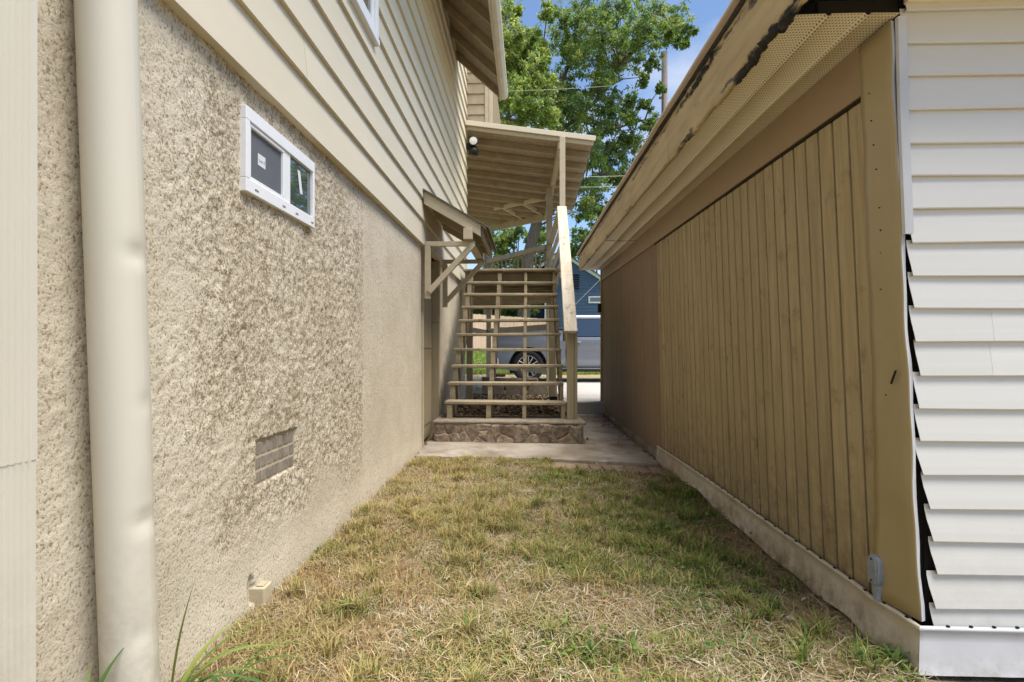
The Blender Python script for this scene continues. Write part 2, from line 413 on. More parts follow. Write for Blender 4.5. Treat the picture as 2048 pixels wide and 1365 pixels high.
# stucco: fine dash everywhere, grime gathered in the rough patch
def stucco_mat():
    m, n, l, b = nodes_of('roughcast_stucco')
    tc = n.new('ShaderNodeTexCoord')
    at = n.new('ShaderNodeAttribute'); at.attribute_name = 'rough'
    def noise(sc, det, ro, stretch=(1, 1, 1)):
        mp = n.new('ShaderNodeMapping'); mp.inputs['Scale'].default_value = stretch; l.new(tc.outputs['Object'], mp.inputs[0])
        q = n.new('ShaderNodeTexNoise'); q.inputs['Scale'].default_value = sc; q.inputs['Detail'].default_value = det; q.inputs['Roughness'].default_value = ro
        l.new(mp.outputs[0], q.inputs['Vector']); return q.outputs['Fac']
    def math_(op, a, bb, clamp=False):
        q = n.new('ShaderNodeMath'); q.operation = op; q.use_clamp = clamp
        for i, x in enumerate((a, bb)):
            if isinstance(x, (int, float)): q.inputs[i].default_value = x
            else: l.new(x, q.inputs[i])
        return q.outputs[0]
    def ramp(f, p0, c0, p1, c1):
        r = n.new('ShaderNodeValToRGB'); e = r.color_ramp.elements
        e[0].position = p0; e[0].color = (*c0, 1); e[1].position = p1; e[1].color = (*c1, 1)
        l.new(f, r.inputs['Fac']); return r.outputs['Color']
    base = ramp(noise(2.6, 9, 0.62), 0.3, (0.53, 0.46, 0.345), 0.7, (0.64, 0.575, 0.455))
    # grain: every grit casts a darker pit; grime collects where the dash is coarse
    grain = noise(112, 3, 0.62, (1, 1.0, 0.8)); streak = noise(9, 6, 0.66, (1, 1.2, 0.55)); pits = noise(26, 4, 0.6, (1, 1, 0.7))
    cov = math_('ADD', math_('MULTIPLY', at.outputs['Fac'], 0.105), math_('MULTIPLY', math_('SUBTRACT', streak, 0.5), math_('ADD', 0.05, math_('MULTIPLY', at.outputs['Fac'], 0.24))))
    v = math_('ADD', math_('ADD', grain, cov), math_('MULTIPLY', math_('SUBTRACT', pits, 0.5), math_('MULTIPLY', at.outputs['Fac'], 0.45)))
    dirt = ramp(v, 0.575, (0, 0, 0), 0.70, (1, 1, 1))
    mx = n.new('ShaderNodeMixRGB'); mx.inputs['Color2'].default_value = (0.285, 0.225, 0.14, 1)
    l.new(dirt, mx.inputs['Fac']); l.new(base, mx.inputs['Color1'])
    l.new(mx.outputs['Color'], b.inputs['Base Color'])
    b.inputs['Roughness'].default_value = 0.93; b.inputs['Specular IOR Level'].default_value = 0.12
    bp = n.new('ShaderNodeBump'); bp.inputs['Strength'].default_value = 0.75; bp.invert = True
    l.new(math_('ADD', 0.004, math_('MULTIPLY', at.outputs['Fac'], 0.005)), bp.inputs['Distance'])
    l.new(math_('ADD', grain, math_('MULTIPLY', pits, math_('MULTIPLY', at.outputs['Fac'], 0.8))), bp.inputs['Height']); l.new(bp.outputs['Normal'], b.inputs['Normal'])
    return m
M['stucco'] = stucco_mat()

# perforated soffit: rows of small punched holes
def soffit_mat():
    m, n, l, b = nodes_of('perforated_soffit')
    tc = n.new('ShaderNodeTexCoord')
    mp = n.new('ShaderNodeMapping'); mp.inputs['Scale'].default_value = (90, 60, 1)
    l.new(tc.outputs['Object'], mp.inputs['Vector'])
    fr = n.new('ShaderNodeVectorMath'); fr.operation = 'FRACTION'; l.new(mp.outputs[0], fr.inputs[0])
    sb = n.new('ShaderNodeVectorMath'); sb.operation = 'SUBTRACT'; sb.inputs[1].default_value = (0.5, 0.5, 0); l.new(fr.outputs[0], sb.inputs[0])
    mu = n.new('ShaderNodeVectorMath'); mu.operation = 'MULTIPLY'; mu.inputs[1].default_value = (1, 1, 0); l.new(sb.outputs[0], mu.inputs[0])
    le = n.new('ShaderNodeVectorMath'); le.operation = 'LENGTH'; l.new(mu.outputs[0], le.inputs[0])
    rp = n.new('ShaderNodeValToRGB')
    rp.color_ramp.elements[0].position = 0.20; rp.color_ramp.elements[0].color = (0.20, 0.15, 0.08, 1)
    rp.color_ramp.elements[1].position = 0.30; rp.color_ramp.elements[1].color = (0.80, 0.73, 0.57, 1)
    l.new(le.outputs['Value'], rp.inputs['Fac'])
    l.new(rp.outputs['Color'], b.inputs['Base Color'])
    b.inputs['Roughness'].default_value = 0.5
    return m
M['perf'] = soffit_mat()
M['soffit'] = mk('plain_soffit', (0.80, 0.73, 0.57), (0.76, 0.68, 0.52), rough=0.5, vary=0.0)

# ground: bare earth, thatch and moss tones by patch
def ground_mat():
    m, n, l, b = nodes_of('lawn_soil')
    tc = n.new('ShaderNodeTexCoord')
    a = n.new('ShaderNodeTexNoise'); a.inputs['Scale'].default_value = 1.6; a.inputs['Detail'].default_value = 8
    c = n.new('ShaderNodeTexNoise'); c.inputs['Scale'].default_value = 42; c.inputs['Detail'].default_value = 8; c.inputs['Roughness'].default_value = 0.7
    for q in (a, c): l.new(tc.outputs['Object'], q.inputs['Vector'])
    r1 = n.new('ShaderNodeValToRGB'); e = r1.color_ramp.elements
    e[0].position = 0.36; e[0].color = (0.16, 0.105, 0.062, 1)
    e[1].position = 0.68; e[1].color = (0.42, 0.32, 0.205, 1)
    l.new(c.outputs['Fac'], r1.inputs['Fac'])
    r2 = n.new('ShaderNodeValToRGB'); e = r2.color_ramp.elements
    e[0].position = 0.4; e[0].color = (0, 0, 0, 1); e[1].position = 0.65; e[1].color = (0.75, 0.75, 0.75, 1)
    l.new(a.outputs['Fac'], r2.inputs['Fac'])
    mx = n.new('ShaderNodeMixRGB'); mx.inputs['Color2'].default_value = (0.27, 0.23, 0.11, 1)
    l.new(r2.outputs['Color'], mx.inputs['Fac']); l.new(r1.outputs['Color'], mx.inputs['Color1'])
    # greener lawn further back
    sx = n.new('ShaderNodeSeparateXYZ'); l.new(tc.outputs['Object'], sx.inputs[0])
    mr = n.new('ShaderNodeMapRange'); mr.inputs['From Min'].default_value = 16.5; mr.inputs['From Max'].default_value = 18.0
    l.new(sx.outputs['Y'], mr.inputs['Value'])
    m2 = n.new('ShaderNodeMixRGB'); m2.inputs['Color2'].default_value = (0.16, 0.22, 0.055, 1)
    l.new(mr.outputs[0], m2.inputs['Fac']); l.new(mx.outputs['Color'], m2.inputs['Color1'])
    l.new(m2.outputs['Color'], b.inputs['Base Color'])
    b.inputs['Roughness'].default_value = 0.95; b.inputs['Specular IOR Level'].default_value = 0.1
    bp = n.new('ShaderNodeBump'); bp.inputs['Strength'].default_value = 0.9; bp.inputs['Distance'].default_value = 0.02
    l.new(c.outputs['Fac'], bp.inputs['Height']); l.new(bp.outputs['Normal'], b.inputs['Normal'])
    return m
M['ground'] = ground_mat()

# ------------------------------------------------------------------ ground, slabs
def ground_h(x, y):
    bed = 0.22 * sstep(6.35, 6.75, y) * (1 - sstep(0.45, 0.6, x))
    drive = 0.19 * sstep(8.62, 8.75, y) * sstep(0.45, 0.6, x)
    bed = np.where(y > 9, 0.2, bed)
    rise = 0.72 * sstep(15.6, 22.5, y)
    lump = (fbm(x * 1.3 + 40, y * 1.3 + 40, 3) - 0.5) * 0.045 + (fbm(x * 7 + 40, y * 7 + 40, 5) - 0.5) * 0.02
    lump = lump * np.where((y > 4.9) & (y < 6.5), 0.25, 1.0) * np.where(y > 30, 0.0, 1.0)
    return np.maximum(bed, drive) + rise + lump - 0.006

xs = np.unique(np.concatenate([np.linspace(-400, -12, 22), np.linspace(-12, -2, 30), np.linspace(-2, 2.4, 130), np.linspace(2.4, 14, 40), np.linspace(14, 400, 22)]))
ys = np.unique(np.concatenate([np.linspace(-60, -4, 16), np.linspace(-4, 1, 40), np.linspace(1, 9.2, 240), np.linspace(9.2, 26, 90), np.linspace(26, 700, 40)]))
GX, GY = np.meshgrid(xs, ys, indexing='ij')
g = grid_mesh('ground', np.stack([GX, GY, ground_h(GX, GY)], -1), M['ground'])
tag(g, kind='structure')

# concrete apron before the stairs and the path beside them
def slab(name, poly, z0, z1, mat, jag=0.02, n=10, seed=1):
    r = random.Random(seed); pts = []
    for i, p in enumerate(poly):
        q = poly[(i + 1) % len(poly)]
        for k in range(n):
            t = k / n
            j = jag if k else jag * 0.3
            pts.append((p[0] + (q[0] - p[0]) * t + r.uniform(-j, j), p[1] + (q[1] - p[1]) * t + r.uniform(-j, j)))
    o = MB().prism(pts, 'z', z0, z1).build(name, mat, bevel=0.008, seg=2)
    return tag(o, kind='structure')
slab('concrete_apron', [(-1.16, 5.2), (-0.2, 5.15), (1.2, 4.95), (1.19, 5.9), (-1.16, 6.4)], -0.1, 0.03, M['concrete'], 0.025, 14, 4)
slab('concrete_path', [(0.3, 5.925), (1.185, 5.925), (1.165, 8.6), (0.52, 8.6)], -0.1, 0.026, M['concrete'], 0.004, 8, 5)
slab('driveway', [(0.55, 8.62), (3.2, 8.62), (16, 10), (16, 15.6), (-2.6, 15.6), (-2.6, 12.4), (0.55, 11.3)], -0.05, 0.215, M['pale_concrete'], 0.012, 12, 6)

# ------------------------------------------------------------------ the cream house (long wall beside the passage)
XW = -1.17
house = empty('house', (XW, 0, 0))
tag(house, 'cream clapboard house with roughcast stucco lower wall facing the shed', 'house')
house_inv = Matrix.Translation((XW, 0, 0)).inverted()
def hpart(mb, name, mat, parent=None, **k):
    o = mb.build(name, mat, parent or house, **k)
    if parent is None: o.matrix_parent_inverse = house_inv.copy()
    return o

# stucco as a real relief sheet
yy = np.concatenate([np.linspace(-1.2, 1.2, 120, endpoint=False), np.linspace(1.2, 3.8, 360, endpoint=False), np.linspace(3.8, 5.665, 160)])
zz = np.concatenate([np.arange(-0.12, 2.3, 0.0085)])
SY, SZ = np.meshgrid(yy, zz, indexing='ij')
edge = (fbm(SY * 3 + 9, SZ * 3 + 9, 21) - 0.5) * 0.9
inpatch = (0.34 + 0.66 * sstep(1.55, 2.0, SY + edge * 0.35)) * (1 - sstep(3.42, 3.76, SY)) * sstep(0.16, 0.5, SZ + edge * 0.4)
mid = 0.35 + 0.65 * sstep(-0.25, 0.15, edge + 0.12)
rough = inpatch * mid
n_f = fbm(SY * 55, SZ * 55, 31, 3); n_m = fbm(SY * 36, SZ * 33, 41, 3); n_l = fbm(SY * 5, SZ * 3, 51, 3)
h = (n_f - 0.5) * 0.0022 + rough * ((n_m - 0.5) * 0.009 + (n_f - 0.5) * 0.010 + (n_l - 0.5) * 0.016 + 0.002) + (fbm(SY * 1.2, SZ * 1.2, 61) - 0.5) * 0.02
h = h - 0.02 * sstep(5.60, 5.665, SY) ** 2 + 0.012 * (1 - sstep(0.0, 0.22, SZ))
hole = ((SY > 2.20) & (SY < 2.58) & (SZ > 0.515) & (SZ < 0.70))
h = np.where(hole, -0.03, h)
nib = (((SY - 2.155) / 0.03) ** 2 + ((SZ - 0.08) / 0.07) ** 2) < 1
h = np.where(nib, -0.015, h)
win = (SY > 2.09) & (SY < 2.76) & (SZ > 1.745) & (SZ < 2.08)
h = np.where(win, -0.02, h)
P = np.stack([h, SY, SZ], -1)
st = grid_mesh('stucco_wall', P, M['stucco'], house, attr={'rough': np.maximum(np.where(SY < 3.62, rough / np.maximum(1 - sstep(3.42, 3.76, SY), 0.3), rough), 0.24), 'height': np.clip(0.5 + (n_m - 0.5) * 1.6 * rough + (n_f - 0.5) * 0.8, 0, 1)})

# stucco beyond the basement door
yy2 = np.arange(6.62, 9.47, 0.02); zz2 = np.arange(-0.1, 2.25, 0.02)
SY2, SZ2 = np.meshgrid(yy2, zz2, indexing='ij')
h2 = (fbm(SY2 * 40, SZ2 * 40, 33, 3) - 0.5) * 0.008
grid_mesh('stucco_wall', np.stack([h2, SY2, SZ2], -1), M['stucco'], house,
          attr={'rough': SY2 * 0 + 0.24, 'height': np.clip(0.5 + h2 * 60, 0, 1)})
# returns and backing so that the wall is solid
hpart(MB().box(XW - 0.35, XW - 0.03, -1.2, 5.66, -0.1, 2.2).box(XW - 0.35, XW - 0.03, 6.62, 9.46, -0.1, 2.2), 'wall_core', M['stucco'])

# clapboards: each course of boards lapped over the one below, butt joints staggered
zl = [2.205, 2.463, 2.69, 2.94, 3.185, 3.425, 3.645, 3.86, 4.085, 4.325, 4.56, 4.79, 5.02, 5.25, 5.48, 5.72, 5.95, 6.18, 6.4]
core = MB().box(XW - 0.3, XW - 0.004, -1.2, 9.46, 2.203, 6.4).build('siding_wall', M['dark'], house)
core.matrix_parent_inverse = house_inv.copy()
joints = {0: [4.75], 1: [2.62], 2: [6.1], 3: [4.2, 8.1], 4: [6.0], 5: [3.62, 7.2], 6: [4.9, 8.4], 7: [3.0, 5.6], 8: [4.55, 7.9], 9: [6.2], 10: [5.2, 8.2], 11: [6.7], 12: [5.0, 7.7], 13: [7.2]}
for i in range(len(zl) - 1):
    z0, z1 = zl[i], zl[i + 1] + 0.03
    cuts = [-1.2] + joints.get(i, []) + [9.455]
    for a, b in zip(cuts[:-1], cuts[1:]):
        spans = [(a, b)]
        for (p, q) in spans:
            t = 0.026 if i else 0.04
            base = XW + 0.004 if i else XW - 0.002
            dz = rng.uniform(-0.004, 0.004); dz2 = rng.uniform(-0.004, 0.004)
            lift = rng.uniform(0, 0.003)
            g_ = 0.0015
            m = MB()
            xo = XW + 0.044 + lift; xi = XW + 0.014
            n_seg = max(2, int((q - p) / 0.5))
            vs, fs = [], []
            for k in range(n_seg + 1):
                y = p + g_ + (q - p - 2 * g_) * k / n_seg
                zz_ = dz + (dz2 - dz) * k / n_seg
                w = 0.0012 * math.sin(y * 2.3 + i)
                vs += [(xi if i else XW - 0.02, y, z0 + zz_), (xo + w, y, z0 + zz_), (xi + 0.004 + w, y, z1), (xi - 0.012, y, z1)]
            for k in range(n_seg):
                o_ = k * 4
                fs += [(o_ + j, o_ + (j + 1) % 4, o_ + 4 + (j + 1) % 4, o_ + 4 + j) for j in range(4)]
            fs += [(3, 2, 1, 0), tuple(n_seg * 4 + j for j in range(4))]
            ob = m.add(vs, fs).build('clapboard', M['siding'], core)
            ob.matrix_parent_inverse = Matrix.Identity(4)

# small basement window: white vinyl slider
def window_obj(y0, y1, z0, z1, name, hsill=0.055, screen=True):
    xo = XW + 0.026
    f = MB()
    fw = 0.032
    hd = 0.055
    f.box(XW - 0.02, xo, y0, y1, z0, z0 + hsill)                          # sill rail
    f.box(XW - 0.02, xo, y0, y1, z1 - hd, z1)                             # head
    f.box(XW - 0.02, xo, y0, y0 + fw, z0 + hsill, z1 - hd)
    f.box(XW - 0.02, xo, y1 - fw * 0.7, y1, z0 + hsill, z1 - hd)
    ym = y0 + (y1 - y0) * 0.56
    f.box(XW - 0.02, xo - 0.008, ym - 0.03, ym + 0.03, z0 + hsill, z1 - hd)
    fr = hpart(f, name, M['white'], bevel=0.003, seg=2)
    # sash of the sliding side
    s = MB()
    a, b, c, d = y0 + fw, ym - 0.03, z0 + hsill, z1 - hd
    w = 0.017
    s.box(XW - 0.01, xo - 0.006, a, b, c, c + w).box(XW - 0.01, xo - 0.006, a, b, d - w, d)
    s.box(XW - 0.01, xo - 0.006, a, a + w, c + w, d - w).box(XW - 0.01, xo - 0.006, b - w, b, c + w, d - w)
    s.build('sash', M['white'], fr, bevel=0.002)
    MB().box(XW - 0.012, XW + 0.008, a + w, b - w, c + w, d - w).build('insect_screen', M['screen'], fr)
    MB().box(XW - 0.012, XW + 0.010, ym + 0.03, y1 - fw * 0.7, c, d).build('pane', M['glass'], fr)
    return fr, (a + w, b - w, c + w, d - w), (ym + 0.03, y1 - fw * 0.7, c, d)
wn_, scr, pn = window_obj(2.08, 2.757, 1.737, 2.085, 'window')
tag(wn_, 'small white two-pane slider window in the stucco')
for fy in (0.1, 0.46, 0.66, 0.93):                                         # weep slots
    MB().box(XW + 0.0255, XW + 0.0275, 2.08 + 0.677 * fy, 2.08 + 0.677 * fy + 0.028, 1.757, 1.764).build('weep_slot', M['vent'], wn_)
sy, sz = scr[0] + 0.075, scr[2] + 0.075
stick = MB().box(XW + 0.008, XW + 0.0095, sy, sy + 0.062, sz, sz + 0.05).build('sticker', M['paper'], wn_)
fc = bpy.data.curves.new('sticker_lettering', 'FONT'); fc.body = 'Low E'; fc.size = 0.02; fc.extrude = 0.0002
tmp_ = bpy.data.objects.new('lettering_curve', fc); COL.objects.link(tmp_)
bpy.context.view_layer.update()
fme = bpy.data.meshes.new_from_object(tmp_.evaluated_get(bpy.context.evaluated_depsgraph_get()))
bpy.data.objects.remove(tmp_); bpy.data.curves.remove(fc)
fme.materials.clear(); fme.materials.append(M['ink'])
fo = bpy.data.objects.new('sticker_lettering', fme); COL.objects.link(fo)
fo.matrix_world = Matrix.Translation((XW + 0.0100, sy + 0.006, sz + 0.017)) @ Matrix(((0, 0, 1, 0), (1, 0, 0, 0), (0, 1, 0, 0), (0, 0, 0, 1)))
fo.parent = wn_
MB().add([(XW + 0.0115, pn[0] + 0.12, pn[2] + 0.09), (XW + 0.0115, pn[0] + 0.15, pn[2] + 0.09), (XW + 0.0115, pn[0] + 0.12, pn[2] + 0.2), (XW + 0.0115, pn[0] + 0.09, pn[2] + 0.2)],
         [(0, 1, 2, 3)]).build('sticker', M['paper'], wn_)

# upper window let into the clapboards
uw = hpart(MB().box(XW + 0.0, XW + 0.075, 2.5, 3.80, 3.30, 3.345).box(XW, XW + 0.07, 3.72, 3.79, 3.345, 4.6).box(XW, XW + 0.07, 2.51, 2.58, 3.345, 4.6)
           .box(XW, XW + 0.07, 2.58, 3.72, 4.53, 4.6).box(XW, XW + 0.06, 2.58, 3.72, 3.345, 3.42).box(XW, XW + 0.056, 3.665, 3.72, 3.42, 4.53), 'window', M['white'], bevel=0.003)
MB().box(XW, XW + 0.042, 2.58, 3.665, 3.42, 4.53).build('pane', M['glass'], uw)

# foundation vent: cast grille of small bricks with a lintel line
vn = hpart(MB().box(XW - 0.05, XW - 0.009, 2.195, 2.595, 0.508, 0.705), 'foundation_vent', M['trim'])
for r_ in range(3):
    zc0 = 0.52 + r_ * 0.06
    for k in range(7):
        y0 = 2.203 + k * 0.0535 + (0.006 if r_ % 2 else 0)
        MB().box(XW - 0.03, XW - 0.005 + rng.uniform(-0.001, 0.001), y0, min(y0 + 0.047, 2.578), zc0, zc0 + 0.048).build('brick', M['vent'], vn, bevel=0.002)

# stub of capped plastic drain at the foot of the wall
db = empty('drain_stub', (XW + 0.04, 2.22, 0))
tag(db, 'small cream plastic drain stub poking from the foot of the stucco wall', 'drain')
m = MB(); m.box(XW - 0.03, XW + 0.05, 2.175, 2.245, -0.03, 0.088)
o = m.build('body', M['trim'], db, bevel=0.006, seg=2); o.matrix_parent_inverse = db.matrix_world.inverted()
o.matrix_parent_inverse = Matrix.Translation((-(XW + 0.04), -2.22, 0))
m = MB(); m.box(XW + 0.008, XW + 0.04, 2.188, 2.235, 0.089, 0.094)
o = m.build('cap', M['trim'], db, bevel=0.002); o.matrix_parent_inverse = Matrix.Translation((-(XW + 0.04), -2.22, 0))

# eave: sheathing, rafters, fascia, gutter
Z_W, Z_F, X_F, Y_E = 5.62, 4.98, -0.47, 8.18
ev = MB()
sl = (Z_W - Z_F) / (X_F - XW)
def eave(x, dz=0.0): return Z_W - sl * (x - XW) + dz
pp = [(XW - 1.6, eave(XW - 1.6, 0.13)), (X_F + 0.02, eave(X_F + 0.02, 0.13)), (X_F + 0.02, eave(X_F + 0.02, 0.16)), (XW - 1.6, eave(XW - 1.6, 0.16))]
roof = hpart(ev.prism(pp, 'y', -1.2, Y_E), 'roof', M['osb'])
pp2 = [(p[0], p[1] + 0.032) for p in pp]
MB().prism([(pp[0][0], pp[0][1] + .034), (X_F + .07, eave(X_F + .07, .164)), (X_F + .07, eave(X_F + .07, .184)), (pp[0][0], pp[0][1] + .054)], 'y', -1.2, Y_E + 0.03).build('shingles', M['shingle'], roof)
y = Y_E - 0.05
while y > -1.0:
    q = [(XW - 0.02, eave(XW - 0.02)), (X_F, eave(X_F)), (X_F, eave(X_F, 0.13)), (XW - 0.02, eave(XW - 0.02, 0.13))]
    MB().prism(q, 'y', y - 0.022, y + 0.022).build('rafter', M['beam'], roof, bevel=0.003)
    y -= 0.61
MB().box(X_F + 0.001, X_F + 0.024, -1.2, Y_E + 0.005, eave(X_F) - 0.02, eave(X_F, 0.145)).build('fascia_board', M['trim'], roof, bevel=0.003)
gp = [(X_F + 0.026, 5.00), (X_F + 0.085, 5.00), (X_F + 0.125, 5.045), (X_F + 0.125, 5.11), (X_F + 0.118, 5.11), (X_F + 0.118, 5.048), (X_F + 0.082, 5.007), (X_F + 0.033, 5.007), (X_F + 0.033, 5.12), (X_F + 0.026, 5.12)]
MB().prism(gp, 'y', -1.2, Y_E + 0.05).build('gutter', M['gutter'], roof)
# jog of the upper storey behind the porch roof
jg = hpart(MB().box(-2.2, -0.70, 9.472, 13.2, 5.22, 6.5), 'bay_wall', M['frieze'])  # browner than the cream siding: the eave's shade is put into the colour
for k in range(7):
    z0 = 5.13 + k * 0.19
    MB().add([(-1.165, 9.47, z0), (-0.82, 9.47, z0), (-0.82, 9.448, z0), (-1.165, 9.448, z0), (-1.165, 9.47, z0 + 0.205), (-0.82, 9.47, z0 + 0.205), (-0.82, 9.462, z0 + 0.205), (-1.165, 9.462, z0 + 0.205)],
             [(0, 1, 2, 3), (7, 6, 5, 4), (3, 2, 6, 7), (0, 3, 7, 4), (1, 5, 6, 2)]).build('clapboard', M['beam'], jg)
MB().box(-0.815, -0.745, 9.44, 9.47, 5.13, 6.5).build('corner_board', M['trim'], jg, bevel=0.003)
MB().box(-0.74, -0.68, 9.45, 9.55, 5.13, 6.5).build('corner_board', M['trim'], jg, bevel=0.003)

# basement door in its recess
dr = hpart(MB().box(XW - 0.10, XW - 0.06, 5.70, 6.58, 0.03, 2.1), 'door', M['newel'], bevel=0.004)
for (z0, z1) in ((0.2, 0.95), (1.1, 1.95)):
    MB().box(XW - 0.06, XW - 0.05, 5.8, 6.48, z0, z1).build('door_panel', M['newel'], dr, bevel=0.006)
dc = hpart(MB().box(XW - 0.12, XW + 0.012, 5.667, 5.70, 0.03, 2.19), 'door_casing', M['trim'], bevel=0.003)
hpart(MB().box(XW - 0.06, XW + 0.032, 6.53, 6.618, 0.031, 1.42), 'door_casing', M['newel'], bevel=0.003)
hpart(MB().box(XW - 0.06, XW + 0.030, 6.53, 6.618, 1.424, 2.19), 'door_casing', M['newel'], bevel=0.003)
hpart(MB().box(XW - 0.14, XW - 0.11, 5.70, 6.6, 0.0, 2.2), 'door_backing', M['dark'])

# bracketed hood over that door
YH0, YH1 = 5.58, 6.72
zh0, zh1, xh1 = 2.76, 2.36, -0.46                                          # at the wall, at the eave
def hz(x): return zh0 + (zh1 - zh0) * (x - (XW + 0.04)) / (xh1 - (XW + 0.04))
hood = MB().prism([(XW + 0.045, hz(XW + .045)), (xh1, hz(xh1)), (xh1, hz(xh1) + 0.016), (XW + 0.045, hz(XW + .045) + 0.016)], 'y', YH0 - 0.06, YH1 + 0.08)
hood = hpart(hood, 'door_hood', M['beam'])
MB().prism([(XW + 0.043, hz(XW + .045) + .018), (xh1 + .03, hz(xh1 + .03) + .018), (xh1 + .03, hz(xh1 + .03) + .030), (XW + 0.043, hz(XW + .045) + .030)], 'y', YH0 - 0.085, YH1 + 0.11).build('shingles', M['shingle'], hood)
for yb in (YH0 - 0.035, (YH0 + YH1) / 2, YH1 + 0.03):
    MB().prism([(XW + 0.046, hz(XW + .046) - 0.125), (xh1 - 0.06, hz(xh1 - .06) - 0.115), (xh1 - 0.06, hz(xh1 - .06) - 0.001), (XW + 0.046, hz(XW + .046) - 0.001)], 'y', yb - 0.02, yb + 0.02).build('rafter', M['trim'], hood, bevel=0.003)
zb = 2.245
MB().box(-0.70, -0.605, YH0 - 0.10, YH1 + 0.14, zb + 0.0, zb + 0.115).build('beam', M['trim'], hood, bevel=0.003)
MB().box(xh1 - 0.06, xh1 - 0.035, YH0 - 0.02, YH1 + 0.06, hz(xh1 - .06) - 0.12, hz(xh1 - .06) - 0.012).build('fascia_board', M['beam'], hood, bevel=0.003)
for yb in (YH0 + 0.02, YH1 + 0.03):
    MB().box(XW + 0.042, XW + 0.105, yb - 0.022, yb + 0.022, 1.63, zb - 0.055).build('wall_post', M['trim'], hood, bevel=0.004)
    MB().box(XW + 0.050, -0.585, yb - 0.02, yb + 0.02, zb - 0.053, zb - 0.002).build('bracket_arm', M['trim'], hood, bevel=0.003)
    MB().bar((XW + 0.09, yb - 0.024, 1.70), (-0.60, yb - 0.024, zb - 0.035), 0.042, 0.058, (0, 1, 0)).build('brace', M['trim'], hood, bevel=0.003)

# ------------------------------------------------------------------ downspouts on the stucco
ds = empty('downspout', (XW + 0.06, 1.05, 0))
tag(ds, 'cream fluted rectangular metal downspout fixed to the stucco wall', 'downspout')
T = Matrix.Translation((-(XW + 0.06), -1.05, 0))
prof = [(XW + 0.015, 1.00)]
xa, xb, ya, yb = XW + 0.015, XW + 0.105, 0.985, 1.112
pr = [(xa, ya), (xb - 0.012, ya), (xb, ya + 0.012)]
nfl = 6
for k in range(nfl):
    y0 = ya + 0.02 + k * (yb - ya - 0.04) / nfl; y1 = y0 + (yb - ya - 0.04) / nfl
    pr += [(xb, y0), (xb - 0.005, y0 + 0.003), (xb - 0.005, y1 - 0.007), (xb, y1 - 0.004)]
pr += [(xb, yb - 0.012), (xb - 0.012, yb), (xa, yb)]
o = MB().prism(pr, 'z', 0.86, 3.2).build('upper_length', M['pipe'], ds); o.matrix_parent_inverse = T
pr2 = [(XW + 0.06 + (p[0] - XW - 0.06) * 0.965, 1.048 + (p[1] - 1.048) * 0.965) for p in pr]
o = MB().prism(pr2, 'z', -0.02, 0.93).build('lower_length', M['pipe'], ds); o.matrix_parent_inverse = T

# round pipe, slightly out of plumb, dented
dp = tag(empty('drainpipe', (-1.085, 1.35, 0)), 'cream round metal drainpipe with dents standing between downspout and stucco', 'drainpipe')
nn, mm_ = 40, 150
za = np.linspace(-0.05, 3.2, mm_); ta = np.linspace(0, 2 * math.pi, nn + 1)
ZA, TA = np.meshgrid(za, ta, indexing='ij')
rad = np.full_like(ZA, 0.066)
for (zc, tc_, dz, dt, dep) in ((1.345, -0.10, 0.022, 0.5, 0.010), (0.64, -0.05, 0.02, 0.55, 0.012), (0.955, 0.05, 0.02, 0.35, 0.005), (0.34, -0.5, 0.03, 0.4, 0.005), (0.69, -0.1, 0.06, 0.5, 0.004)):
    dth = np.abs(((TA - tc_ + math.pi) % (2 * math.pi)) - math.pi)
    rad -= dep * np.exp(-((ZA - zc) / dz) ** 2 - (dth / dt) ** 2)
lean_y = 0.045 * (1.1 - ZA)
PP = np.stack([rad * np.cos(TA) + 0.0, rad * np.sin(TA) + lean_y, ZA], -1)
grid_mesh('shaft', PP, M['pipe'], dp)
for zc in (2.6,):
    o = MB().box(-0.09, 0.0, -0.10, 0.0, zc, zc + 0.03).build('wall_strap', M['pipe'], dp)

# ------------------------------------------------------------------ stone step under the stairs
ss = tag(empty('stone_step', (-0.25, 6.1, 0)), 'low rubble stone footing with a concrete top under the stair foot', 'step')
Ti = Matrix.Translation((0.25, -6.1, 0))
core2 = MB().hexa([(-1.10, 6.00, 0.0), (0.60, 5.90, 0.0), (0.56, 6.5, 0.0), (-1.10, 6.5, 0.0), (-1.10, 6.00, 0.235), (0.60, 5.90, 0.225), (0.56, 6.5, 0.225), (-1.10, 6.5, 0.235)])
o = core2.build('core', M['mortar'], ss); o.matrix_parent_inverse = Ti
tp = []
for k in range(15):
    x = -1.115 + 1.745 * k / 14; tp.append((x, 5.985 - 0.06 * k / 14 + rng.uniform(-0.012, 0.012)))
tp += [(0.63, 6.15), (0.60, 6.5), (-1.115, 6.5)]
o = MB().prism(tp, 'z', 0.237, 0.268).build('concrete_top', M['mortar'], ss, bevel=0.010, seg=2); o.matrix_parent_inverse = Ti
def rock(cx, cy, cz, sx, sy_, sz_, seed):
    r = random.Random(seed)
    bm = bmesh.new(); bmesh.ops.create_icosphere(bm, subdivisions=1, radius=1)
    vs = []
    for v in bm.verts:
        c = v.co.copy()
        for i in range(3): c[i] = math.copysign(abs(c[i]) ** 0.55, c[i])
        c *= r.uniform(0.86, 1.1)
        vs.append((cx + c.x * sx, cy + c.y * sy_, cz + c.z * sz_))
    fs = [tuple(v.index for v in f.verts) for f in bm.faces]
    bm.free()
    return MB().add(vs, fs)
